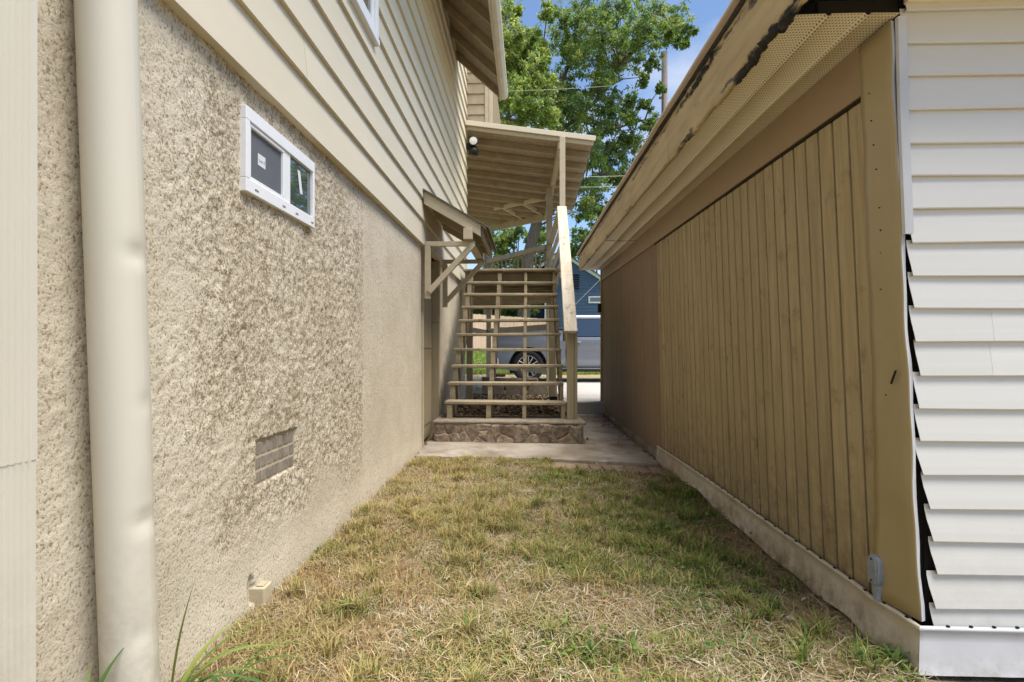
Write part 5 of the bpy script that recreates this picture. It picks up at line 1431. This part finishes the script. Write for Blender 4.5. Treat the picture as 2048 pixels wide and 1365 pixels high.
def px_clumps(lst, Y, spread, seed):
    r = random.Random(seed); out = []
    for (u, v, rp, n_) in lst:
        for k in range(n_ + (n_ > 1)):
            y_ = Y + r.uniform(-spread, spread)
            c = onY(u + r.uniform(-0.5, 0.5) * rp, v + r.uniform(-0.5, 0.5) * rp, y_)
            out.append((tuple(c), rp * y_ / FPX * r.uniform(0.6, 0.9)))
    return out
GREEN = [(0.085, 0.13, 0.028), (0.11, 0.16, 0.035), (0.065, 0.11, 0.028), (0.14, 0.175, 0.04), (0.055, 0.095, 0.035)]
LIME = [(0.17, 0.22, 0.045), (0.20, 0.235, 0.05), (0.13, 0.185, 0.04), (0.15, 0.19, 0.06)]
DARK = [(0.045, 0.08, 0.022), (0.06, 0.095, 0.025), (0.08, 0.115, 0.03)]
TY = 27.5
def at(u, v, y=TY): return onY(u, v, y)
big = [(1135, 25, 40, 2), (1185, 20, 45, 3), (1240, 30, 45, 3), (1300, 30, 42, 3), (1350, 40, 34, 2), (1375, 48, 20, 1),
       (1130, 75, 45, 3), (1180, 75, 45, 3), (1235, 85, 45, 3), (1290, 80, 40, 2), (1340, 75, 32, 2), (1365, 95, 18, 1),
       (1150, 125, 45, 3), (1205, 140, 38, 2), (1255, 120, 36, 2), (1300, 125, 28, 1), (1280, 160, 24, 1), (1310, 170, 22, 1), (1265, 195, 22, 1),
       (1170, 195, 42, 3), (1220, 205, 38, 3), (1130, 180, 42, 3), (1245, 245, 36, 3), (1290, 235, 28, 1), (1205, 265, 42, 3), (1150, 240, 42, 3), (1310, 255, 30, 2), (1300, 215, 20, 1),
       (1180, 315, 42, 3), (1225, 310, 40, 3), (1265, 290, 34, 2), (1190, 365, 40, 3), (1235, 360, 34, 3), (1265, 335, 24, 1),
       (1185, 410, 34, 2), (1215, 425, 26, 2), (1165, 440, 28, 1), (1105, 215, 40, 3), (1090, 150, 34, 2)]
skel = [([at(1052, 560), at(1060, 500), at(1074, 440), at(1086, 370), at(1100, 300), at(1108, 255)], 0.30, 0.20),
        ([at(1108, 255), at(1118, 190), at(1140, 120), at(1160, 60)], 0.16, 0.06),
        ([at(1104, 275), at(1150, 240, 27), at(1195, 200, 26.5), at(1225, 150, 26.5)], 0.13, 0.05),
        ([at(1195, 200, 26.5), at(1240, 130, 26.5), at(1290, 80, 26.5), at(1345, 60, 26.5)], 0.07, 0.03),
        ([at(1096, 310), at(1150, 300, 28.5), at(1220, 260, 28.5), at(1290, 240, 28.5)], 0.12, 0.04),
        ([at(1086, 370), at(1140, 370, 27), at(1200, 350, 27)], 0.09, 0.03),
        ([at(1100, 300), at(1060, 230, 28), at(1040, 160, 28)], 0.11, 0.04)]
base = at(1050, 600); base.z = 0.9
skel[0] = ([Vector((at(1046, 640).x, TY, 0.7))] + skel[0][0], 0.36, 0.22)
tree('oak_tree', 'tall broad tree with leaning grey trunk and open crown behind the porch', 'tree', (base.x, TY, 0.8), skel, px_clumps(big, TY, 2.8, 1), 0.15, GREEN, 5, per=680)
left = [(1000, 25, 40, 2), (1015, 70, 45, 3), (1050, 75, 30, 2), (995, 120, 45, 3), (1045, 125, 42, 3), (1080, 110, 30, 2), (1010, 180, 48, 3), (1060, 180, 44, 3), (1095, 200, 34, 2),
        (1005, 235, 40, 3), (1050, 235, 40, 3), (1095, 245, 30, 2), (985, 60, 40, 2), (970, 150, 44, 2), (1070, 150, 36, 2), (1030, 30, 18, 1), (1095, 40, 26, 1)]
LY = 25.0
lsk = [([Vector((onY(975, 640, LY).x, LY, 0.5)), onY(978, 420, LY), onY(985, 300, LY), onY(995, 180, LY), onY(1005, 60, LY)], 0.24, 0.05),
       ([onY(985, 300, LY), onY(1020, 220, LY - .5), onY(1060, 150, LY - .5), onY(1085, 110, LY)], 0.10, 0.03),
       ([onY(990, 240, LY), onY(1030, 240, LY + .5), onY(1080, 225, LY + .5)], 0.08, 0.03)]
tree('locust_tree', 'feathery yellow-green tree rising between the house eave and the big tree', 'tree', (lsk[0][0][0].x, LY, 0.5), lsk, px_clumps(left, LY, 2.2, 2), 0.145, LIME + GREEN[:2], 9, per=900, droop=0.5)
# foliage low behind the porch and over the fence
mid_l = [(985, 480, 26, 2), (1010, 490, 26, 2), (1030, 470, 26, 2), (1000, 520, 28, 2), (1045, 520, 26, 2), (1085, 470, 22, 2), (1085, 520, 24, 2), (1065, 555, 26, 2), (1020, 560, 26, 2), (1000, 590, 24, 2), (1075, 590, 22, 2)]
def bushy(name, label, lst, Y, seed, cols, size=0.16, per=420, z0=0.9, spread=1.2, group=None, trunk_u=None):
    cl = px_clumps(lst, Y, spread, seed)
    cx = sum(c[0][0] for c in cl) / len(cl); zt = sum(c[0][2] for c in cl) / len(cl)
    sk = [([(cx, Y, z0 - 0.2), (cx + 0.1, Y, z0 + (zt - z0) * 0.5), (cx, Y, zt)], 0.14, 0.05)]
    return tree(name, label, 'tree', (cx, Y, z0), sk, cl, size, cols, seed, group=group, per=per)
bushy('maple_tree', 'bright green tree seen through the porch balusters', mid_l, 34, 21, LIME + GREEN, 0.22, 420)
bushy('evergreen_tree', 'dark green tree standing over the blue house roof', [(1150, 500, 26, 2), (1175, 510, 26, 2), (1200, 520, 26, 2), (1190, 480, 24, 2), (1165, 475, 24, 2), (1215, 500, 30, 2), (1240, 480, 30, 2)], 44, 23, DARK, 0.28, 420)
bushy('poplar_tree', 'distant yellow-green treetop showing beside the utility pole', [(1345, 225, 20, 2), (1360, 250, 26, 2), (1335, 270, 26, 2), (1380, 290, 34, 2), (1330, 330, 40, 3), (1370, 350, 40, 3)], 40, 25, LIME, 0.24, 420)
bushy('hedge_shrub', 'dense green shrub behind the cedar fence below the porch deck', [(900, 590, 34, 3), (930, 585, 34, 3), (955, 600, 30, 3), (915, 620, 30, 3), (945, 625, 26, 3), (880, 610, 34, 3)], 31, 41, GREEN, 0.22, 520)
bushy('hedge_shrub', 'dark shrub between the cedar fence and the blue house wing', [(985, 600, 30, 3), (1010, 605, 30, 3), (1035, 610, 26, 3), (1000, 625, 26, 3), (1050, 620, 22, 3), (970, 615, 26, 3)], 30.5, 43, DARK + GREEN, 0.22, 520)
# the tree over the shed that the basement window mirrors
rc = [((11.2 + rng.uniform(-2.6, 2.6), 28 + rng.uniform(-2.6, 2.6), 9.0 + rng.uniform(-2.8, 2.6)), rng.uniform(0.6, 1.0)) for _ in range(40)]
tree('elm_tree', 'green tree beyond the shed, mirrored in the small stucco wall window', 'tree', (11.2, 28, 0.9), [([(11.2, 28, 0.8), (11.3, 28, 4.5), (11.2, 27.9, 9)], 0.26, 0.08)], rc, 0.16, GREEN, 31, per=420)

# ------------------------------------------------------------------ grass, straw and weeds
TUFTS = None
def blades(N, xr, yr, dens, hmin, hmax, wid, colfn, seed, lean=0.5, lying=False, name='grass_blades', label=None):
    r = np.random.default_rng(seed)
    x = r.uniform(*xr, N); y = yr[0] + (yr[1] - yr[0]) * r.random(N) ** 1.25
    if TUFTS is not None:
        k_ = r.integers(0, len(TUFTS), N); sg = TUFTS[k_, 2]
        x = TUFTS[k_, 0] + r.normal(0, 1, N) * sg; y = TUFTS[k_, 1] + r.normal(0, 1, N) * sg
    keep = r.random(N) < dens(x, y)
    x, y = x[keep], y[keep]; N = len(x)
    z = ground_h(x, y)
    a = r.uniform(0, 2 * math.pi, N); hgt = r.uniform(hmin, hmax, N) * (0.6 + 0.8 * fbm(x * 2.2 + 7, y * 2.2 + 7, seed + 3))
    D = np.stack([np.cos(a), np.sin(a), 0 * a], 1); Sd = np.stack([-np.sin(a), np.cos(a), 0 * a], 1)
    w = wid * r.uniform(0.6, 1.4, N)
    P0 = np.stack([x, y, z - 0.002], 1)
    if lying:
        el = r.uniform(-0.05, 0.45, N); curve = r.uniform(-0.6, 0.6, N)
        up0 = r.uniform(0.003, 0.035, N)
        P0[:, 2] += up0
        P1 = P0 + (D * np.cos(el)[:, None] + np.array([0, 0, 1]) * np.sin(el)[:, None]) * (hgt * 0.5)[:, None]
        P2 = P1 + (D + Sd * curve[:, None]) * (hgt * 0.5)[:, None]; P2[:, 2] = z + r.uniform(0.002, 0.03, N)
        Wd = Sd * w[:, None]
    else:
        le = r.uniform(0.1, 1.0, N) * lean
        P1 = P0 + np.array([0, 0, 1]) * (hgt * 0.55)[:, None] + D * (hgt * le * 0.35)[:, None]
        P2 = P1 + np.array([0, 0, 1]) * (hgt * 0.40 * (1 - le * 0.7))[:, None] + D * (hgt * le * 0.75)[:, None]
        Wd = Sd * w[:, None]
    V = np.stack([P0 - Wd, P0 + Wd, P1 + Wd * 0.8, P1 - Wd * 0.8, P2 + Wd * 0.15, P2 - Wd * 0.15], 1).reshape(-1, 3)
    b = np.arange(N)[:, None] * 6
    Fq = np.concatenate([b + np.array([[0, 1, 2, 3]]), b + np.array([[3, 2, 4, 5]])], 1).reshape(-1, 4)
    col = colfn(x, y, r)
    o = np_mesh(name, V, Fq, M['grass'], None, np.repeat(col, 6, axis=0))
    tag(o, label, 'grass', kind='stuff')
    return o
def spots(x, y, lst):
    t = np.zeros_like(x)
    for (cx, cy, rx, ry, s) in lst: t = np.maximum(t, s * np.exp(-((x - cx) / rx) ** 2 - ((y - cy) / ry) ** 2))
    return t
def gp(u, v): q = onZ(u, v, 0.0); return q.x, q.y
LUSH = []
for (u, v, rx, ry, s) in ((1065, 925, 0.28, 0.16, 1.0), (1240, 940, 0.16, 0.12, 0.9), (1130, 960, 0.3, 0.2, 0.7), (1380, 1130, 0.22, 0.28, 1.0), (1300, 1060, 0.3, 0.3, 0.7), (1420, 1180, 0.15, 0.15, 0.9), (1360, 1010, 0.25, 0.4, 0.6),
                          (1500, 1300, 0.2, 0.12, 0.5), (1790, 1320, 0.13, 0.10, 1.0), (690, 1220, 0.12, 0.08, 0.9), (1180, 1300, 0.25, 0.1, 0.7), (900, 1050, 0.3, 0.3, 0.5), (660, 1100, 0.1, 0.15, 0.6), (1100, 1130, 0.2, 0.15, 0.5)):
    px_, py_ = gp(u, v); LUSH.append((px_, py_, rx, ry, s))
BARE = []
for (u, v, rx, ry, s) in ((1560, 1130, 0.16, 0.45, 1.1), (1480, 1060, 0.14, 0.4, 0.9), (1620, 1220, 0.16, 0.25, 1.05), (1420, 990, 0.1, 0.4, 0.8), (950, 1180, 0.12, 0.06, 0.6), (1250, 1220, 0.14, 0.05, 0.6), (1690, 1300, 0.15, 0.12, 0.9), (1330, 940, 0.2, 0.3, 0.7), (760, 1260, 0.12, 0.06, 0.8), (700, 1180, 0.2, 0.15, 0.4)):
    px_, py_ = gp(u, v); BARE.append((px_, py_, rx, ry, s))
def inlawn(x, y): return (x > -1.15) & (x < 1.30) & (y < 5.17 - 0.09 * (x + 0.2) * (x > -0.2)) & ~((x > 0.2) & (y > 4.72))
def d_green(x, y):
    n_ = fbm(x * 3 + 20, y * 3 + 20, 77)
    return inlawn(x, y) * np.clip(0.08 + 0.80 * sstep(0.47, 0.60, 0.6 * n_ + 0.4 * fbm(x * 9, y * 9, 78)) + spots(x, y, LUSH), 0, 1) * np.clip(1 - 0.85 * spots(x, y, BARE), 0, 1) * (1 - 0.82 * sstep(0.58, 0.90, x + 0.25 * (fbm(x * 4, y * 4, 55) - 0.5)) * (1 - np.clip(spots(x, y, LUSH), 0, 1)))
def c_green(x, y, r):
    n_ = len(x)
    g_ = np.array([(0.21, 0.245, 0.065), (0.29, 0.29, 0.09), (0.15, 0.205, 0.055), (0.36, 0.31, 0.13), (0.43, 0.35, 0.17)])
    dry = np.clip(0.66 - 0.38 * (x + 0.3) + 0.9 * (fbm(x * 1.8 + 5, y * 1.8 + 5, 66) - 0.5) - 1.1 * spots(x, y, LUSH), 0.05, 1)
    pick = np.where(r.random(n_) < dry, r.integers(3, 5, n_), r.integers(0, 3, n_))
    return g_[pick] * r.uniform(0.75, 1.25, n_)[:, None]
blades(165000, (-1.17, 1.32), (1.2, 5.2), d_green, 0.02, 0.062, 0.0023, c_green, 201, 1.3, label='short patchy green lawn grass between house and shed')
def d_dry(x, y):
    n_ = fbm(x * 2.4 + 50, y * 2.4 + 50, 88)
    return inlawn(x, y) * np.clip(0.16 + 0.84 * sstep(0.44, 0.58, 0.6 * n_ + 0.4 * fbm(x * 8 + 3, y * 8 + 3, 89)) - 0.5 * spots(x, y, LUSH), 0.05, 1) * np.clip(1 - 0.6 * spots(x, y, BARE), 0, 1) * (1 - 0.5 * sstep(0.7, 1.0, x))
def c_dry(x, y, r):
    n_ = len(x)
    g_ = np.array([(0.52, 0.44, 0.28), (0.42, 0.33, 0.19), (0.60, 0.53, 0.38), (0.38, 0.26, 0.13), (0.45, 0.38, 0.27)])
    w_ = np.clip(0.5 - 0.55 * x, 0, 1)
    pick = np.where((r.random(n_) < w_ * 0.75) & (y > 2.2), r.integers(1, 4, n_), r.integers(0, 5, n_))
    c = g_[pick] * r.uniform(0.7, 1.2, n_)[:, None]
    return c
blades(85000, (-1.17, 1.32), (1.2, 5.2), d_dry, 0.025, 0.105, 0.0015, c_dry, 202, lying=True, name='straw_litter', label='pale dry mown straw lying flat over the lawn')
blades(2400, (-1.17, 1.32), (1.3, 4.9), d_dry, 0.09, 0.20, 0.0012, lambda x, y, r: np.array([(0.66, 0.60, 0.46), (0.56, 0.48, 0.33)])[r.integers(0, 2, len(x))] * r.uniform(0.8, 1.15, len(x))[:, None],
       206, lying=True, name='straw_litter', label='long pale straw stalks strewn over the mown lawn')
def d_up(x, y): return inlawn(x, y) * np.clip(sstep(0.45, 0.6, fbm(x * 2 + 11, y * 2 + 31, 93)) * (x < 0.5) + 0.12, 0, 1)
blades(45000, (-1.17, 1.32), (1.2, 5.2), d_up, 0.02, 0.06, 0.002, lambda x, y, r: np.array([(0.46, 0.30, 0.13), (0.50, 0.38, 0.19), (0.36, 0.25, 0.12)])[r.integers(0, 3, len(x))] * r.uniform(0.8, 1.2, len(x))[:, None],
       203, 0.9, name='dry_stubble', label='orange-brown dry grass stubble along the stucco wall')
tr = np.random.default_rng(900)
tx = tr.uniform(-1.1, 1.2, 900); ty = 1.3 + 3.8 * tr.random(900) ** 1.2
kk = tr.random(900) < np.clip(0.06 + 0.7 * sstep(0.5, 0.62, fbm(tx * 2 + 61, ty * 2 + 61, 97)) * (1 - 0.8 * sstep(0.55, 0.85, tx)) + spots(tx, ty, LUSH), 0, 1)
TUFTS = np.stack([tx[kk], ty[kk], tr.uniform(0.008, 0.03, kk.sum())], 1)
def c_tuft(x, y, r):
    g_ = np.array([(0.20, 0.26, 0.06), (0.28, 0.30, 0.085), (0.14, 0.20, 0.05), (0.42, 0.36, 0.15), (0.48, 0.36, 0.16)])
    k2 = (np.floor(x * 9) * 7 + np.floor(y * 9) * 13).astype(int) % 3
    pick = np.where(r.random(len(x)) < np.clip(0.6 - 0.4 * x, 0.1, 0.85), r.integers(3, 5, len(x)), k2)
    return g_[pick] * r.uniform(0.75, 1.25, len(x))[:, None]
blades(26000, (-1.17, 1.32), (1.2, 5.2), lambda x, y: inlawn(x, y) * 1.0, 0.04, 0.11, 0.0023, c_tuft, 207, 1.0, name='grass_tufts', label='taller yellow-green grass tufts standing out of the mown lawn')
TUFTS = None
# behind the camera and on the far lawn
blades(26000, (-1.15, 4.0), (-3.5, 1.2), lambda x, y: (x * 0 + 1.0) * ((y < 1.35)), 0.03, 0.07, 0.003, c_green, 204, 0.8, name='grass_blades', label='rough grass of the yard before the shed end wall')
blades(60000, (-8.0, 4.0), (16.8, 24), lambda x, y: x * 0 + 1.0, 0.05, 0.12, 0.008, lambda x, y, r: np.array([(0.17, 0.24, 0.05), (0.22, 0.28, 0.07)])[r.integers(0, 2, len(x))] * r.uniform(0.8, 1.2, len(x))[:, None],
       205, 0.7, name='grass_blades', label='sunny green lawn grass in front of the cedar fence')

# broad little leaves (clover and creeping weeds) low over the right side
def clover():
    r = np.random.default_rng(301)
    N = 5200
    x = r.uniform(-0.2, 1.3, N); y = r.uniform(1.6, 4.9, N)
    keep = (r.random(N) < np.clip(spots(x, y, LUSH) * 1.1 + 0.02, 0, 1)) & inlawn(x, y)
    x, y = x[keep], y[keep]; N = len(x)
    z = ground_h(x, y) + r.uniform(0.012, 0.05, N)
    a = r.uniform(0, 2 * math.pi, N); s = r.uniform(0.006, 0.013, N)
    tl = r.normal(0, 0.35, (N, 2))
    V = []
    for k in range(6):
        t = a + k * math.pi / 3
        V.append(np.stack([x + s * np.cos(t), y + s * np.sin(t) * 0.75, z + s * (np.cos(t) * tl[:, 0] + np.sin(t) * tl[:, 1])], 1))
    V = np.stack(V, 1).reshape(-1, 3)
    Fq = (np.arange(N)[:, None] * 6 + np.arange(6)[None])
    col = np.array([(0.13, 0.22, 0.05), (0.17, 0.26, 0.06), (0.10, 0.17, 0.045)])[r.integers(0, 3, N)] * r.uniform(0.8, 1.2, N)[:, None]
    o = np_mesh('clover', V, Fq, M['grass'], None, np.repeat(col, 6, axis=0))
    tag(o, 'low clover and creeping weeds greening the lawn near the skirt', 'clover', kind='stuff')
clover()

# leaf litter at the foot of the brown planks and dirt crumbs under the stairs
def litter(N, xr, yr, zoff, size, cols, seed, label, name, dens=None):
    r = np.random.default_rng(seed)
    x = r.uniform(*xr, N); y = r.uniform(*yr, N)
    if dens is not None:
        k_ = r.random(N) < dens(x, y); x, y = x[k_], y[k_]; N = len(x)
    z = (ground_h(x, y) if zoff is None else zoff + 0 * x) + r.uniform(0.004, 0.02, N)
    a = r.uniform(0, 6.28, N); s = size * r.uniform(0.4, 1.3, N)
    D = np.stack([np.cos(a), np.sin(a), r.normal(0, 0.25, N)], 1); E_ = np.stack([-np.sin(a), np.cos(a), r.normal(0, 0.35, N)], 1)
    P0 = np.stack([x, y, z], 1)
    V = np.stack([P0 - D * s[:, None], P0 + E_ * (s * 0.5)[:, None] + np.array([0, 0, 0.004]), P0 + D * s[:, None], P0 - E_ * (s * 0.5)[:, None]], 1).reshape(-1, 3)
    col = np.array(cols)[r.integers(0, len(cols), N)] * r.uniform(0.6, 1.3, N)[:, None]
    o = np_mesh(name, V, np.arange(N * 4).reshape(N, 4), M['litter'], None, np.repeat(col, 4, axis=0))
    tag(o, label, 'leaves', kind='stuff')
BRN = [(0.16, 0.10, 0.06), (0.25, 0.16, 0.09), (0.10, 0.07, 0.045), (0.36, 0.28, 0.19)]
litter(900, (0.7, 1.2), (5.2, 8.6), 0.028, 0.022, BRN, 401, 'dead brown leaves blown along the concrete path by the shed', 'dead_leaves',
       lambda x, y: np.clip(np.exp(-((1.19 - x) / 0.10) ** 2) * (0.3 + 0.7 * sstep(6.5, 8, y)) + 0.6 * np.exp(-((y - 8.1) / 0.5) ** 2 - ((x - 0.95) / 0.25) ** 2), 0, 1))
litter(5200, (-1.1, 0.6), (6.5, 10.1), None, 0.03, BRN + [(0.07, 0.05, 0.035)] * 2, 402, 'dead leaves and bark crumbs on the dirt under the stairs', 'dead_leaves')
litter(1500, (0.5, 1.28), (1.6, 4.9), None, 0.014, BRN + [(0.30, 0.19, 0.11), (0.22, 0.15, 0.09)], 405, 'brown twigs and leaf crumbs on the bare soil along the metal skirt', 'leaf_litter',
       lambda x, y: np.clip(sstep(0.55, 1.0, x) - 0.7 * spots(x, y, LUSH), 0, 1))
litter(160, (-1.1, 1.2), (1.7, 5.0), None, 0.017, [(0.5, 0.42, 0.3), (0.35, 0.24, 0.14), (0.6, 0.52, 0.42)], 403, 'curled dry leaves scattered over the lawn', 'dead_leaves')
litter(2500, (-2.4, 0.6), (11.5, 16.5), None, 0.03, [(0.4, 0.39, 0.37), (0.3, 0.29, 0.28), (0.5, 0.48, 0.45)], 404, 'grey gravel beside the driveway under the porch', 'gravel')

# tall broad-bladed weeds by the drainpipe
def weed(name, label, loc, leaves, seed, group=None):
    e = tag(empty(name, loc), label, 'weed', group)
    r = random.Random(seed)
    for (ang, ln, wd, arch_, c) in leaves:
        D = Vector((math.cos(ang), math.sin(ang), 0)); Sd = Vector((-math.sin(ang), math.cos(ang), 0))
        n_ = 9; vs, fs, cs = [], [], []
        for k in range(n_):
            t = k / (n_ - 1)
            el = math.pi / 2 * (1 - t * arch_)
            if k == 0: p_ = Vector((0, 0, -0.01))
            else: p_ = p_ + (D * math.cos(el) + Vector((0, 0, 1)) * math.sin(el)) * (ln / (n_ - 1))
            w_ = wd * (1.05 if name == 'tall_weed' else 1.0) * (0.35 + 0.65 * math.sin(math.pi * min(1, t * 0.9 + 0.12))) * (1 - t ** 3)
            vs += [p_ - Sd * w_ + Vector((0, 0, w_ * 0.4)), p_, p_ + Sd * w_ + Vector((0, 0, w_ * 0.4))]
        for k in range(n_ - 1):
            for j in (0, 1): fs.append((k * 3 + j, k * 3 + j + 1, k * 3 + 3 + j + 1, k * 3 + 3 + j))
        o = np_mesh('leaf', np.array([tuple(v) for v in vs]), np.array(fs), M['grass'], e, np.array([c] * len(vs)))
        o.data.polygons.foreach_set('use_smooth', np.ones(len(fs), bool))
    return e
G1, G2, G3 = (0.09, 0.17, 0.05), (0.15, 0.24, 0.06), (0.26, 0.30, 0.08)
weed('tall_weed', 'tall broad-bladed green weed growing against the drainpipe and stucco', (-1.07, 1.52, -0.02),
     [(0.9, 0.46, 0.010, 0.2, G3), (0.2, 0.46, 0.011, 1.15, G3), (0.6, 0.44, 0.009, 1.0, G2), (-0.5, 0.22, 0.009, 1.1, G1), (1.6, 0.20, 0.008, 0.9, G1), (0.1, 0.42, 0.008, 1.35, G2), (0.9, 0.40, 0.011, 1.4, G2), (1.3, 0.45, 0.009, 1.3, G3), (0.0, 0.40, 0.010, 1.35, G1), (2.4, 0.16, 0.009, 1.0, G2), (-0.9, 0.2, 0.01, 1.2, G1), (1.1, 0.15, 0.012, 0.6, G1)], 1)
weed('tall_weed', 'low spreading green weed in the straw just past the drainpipe', (-0.96, 1.62, -0.02),
     [(0.1, 0.36, 0.008, 1.3, G1), (0.5, 0.34, 0.007, 1.2, G2), (-0.4, 0.30, 0.009, 1.35, G1), (0.3, 0.38, 0.006, 1.05, G2), (1.2, 0.17, 0.007, 1.1, G3), (2.6, 0.15, 0.008, 1.2, G1), (0.9, 0.14, 0.006, 0.7, G2)], 2)
weed('tall_weed', 'single dark green weed blade between the downspout and the drainpipe', (-1.09, 1.235, 0.13),
     [(1.2, 0.25, 0.012, 0.55, G1), (0.6, 0.18, 0.009, 0.9, G1), (2.0, 0.2, 0.008, 0.5, G2)], 3)
for k, (u, v, s_, lab) in enumerate(((690, 1225, 0.8, 'green grass tuft in the straw near the drain stub'), (1790, 1335, 0.9, 'leafy green weed tuft at the skirt corner of the shed'),
                                     (1245, 945, 0.7, 'green grass tuft growing over the sunken bricks'), (1070, 922, 0.7, 'green grass tuft overhanging the concrete apron edge'),
                                     (1180, 1310, 0.7, 'green blade tuft in the thick straw mid lawn'), (1175, 885, 0.5, 'tiny green weed at the end of the stone footing'))):
    px_, py_ = gp(u, v); rr = random.Random(k)
    weed('grass_tuft', lab, (px_, py_, 0.0 if k != 5 else 0.026), [(rr.uniform(0, 6.28), s_ * rr.uniform(0.05, 0.13), 0.004 * (1 if k != 1 else 1.6), rr.uniform(0.4, 1.3), rr.choice((G1, G2, G2, G3))) for _ in range(26)], k)
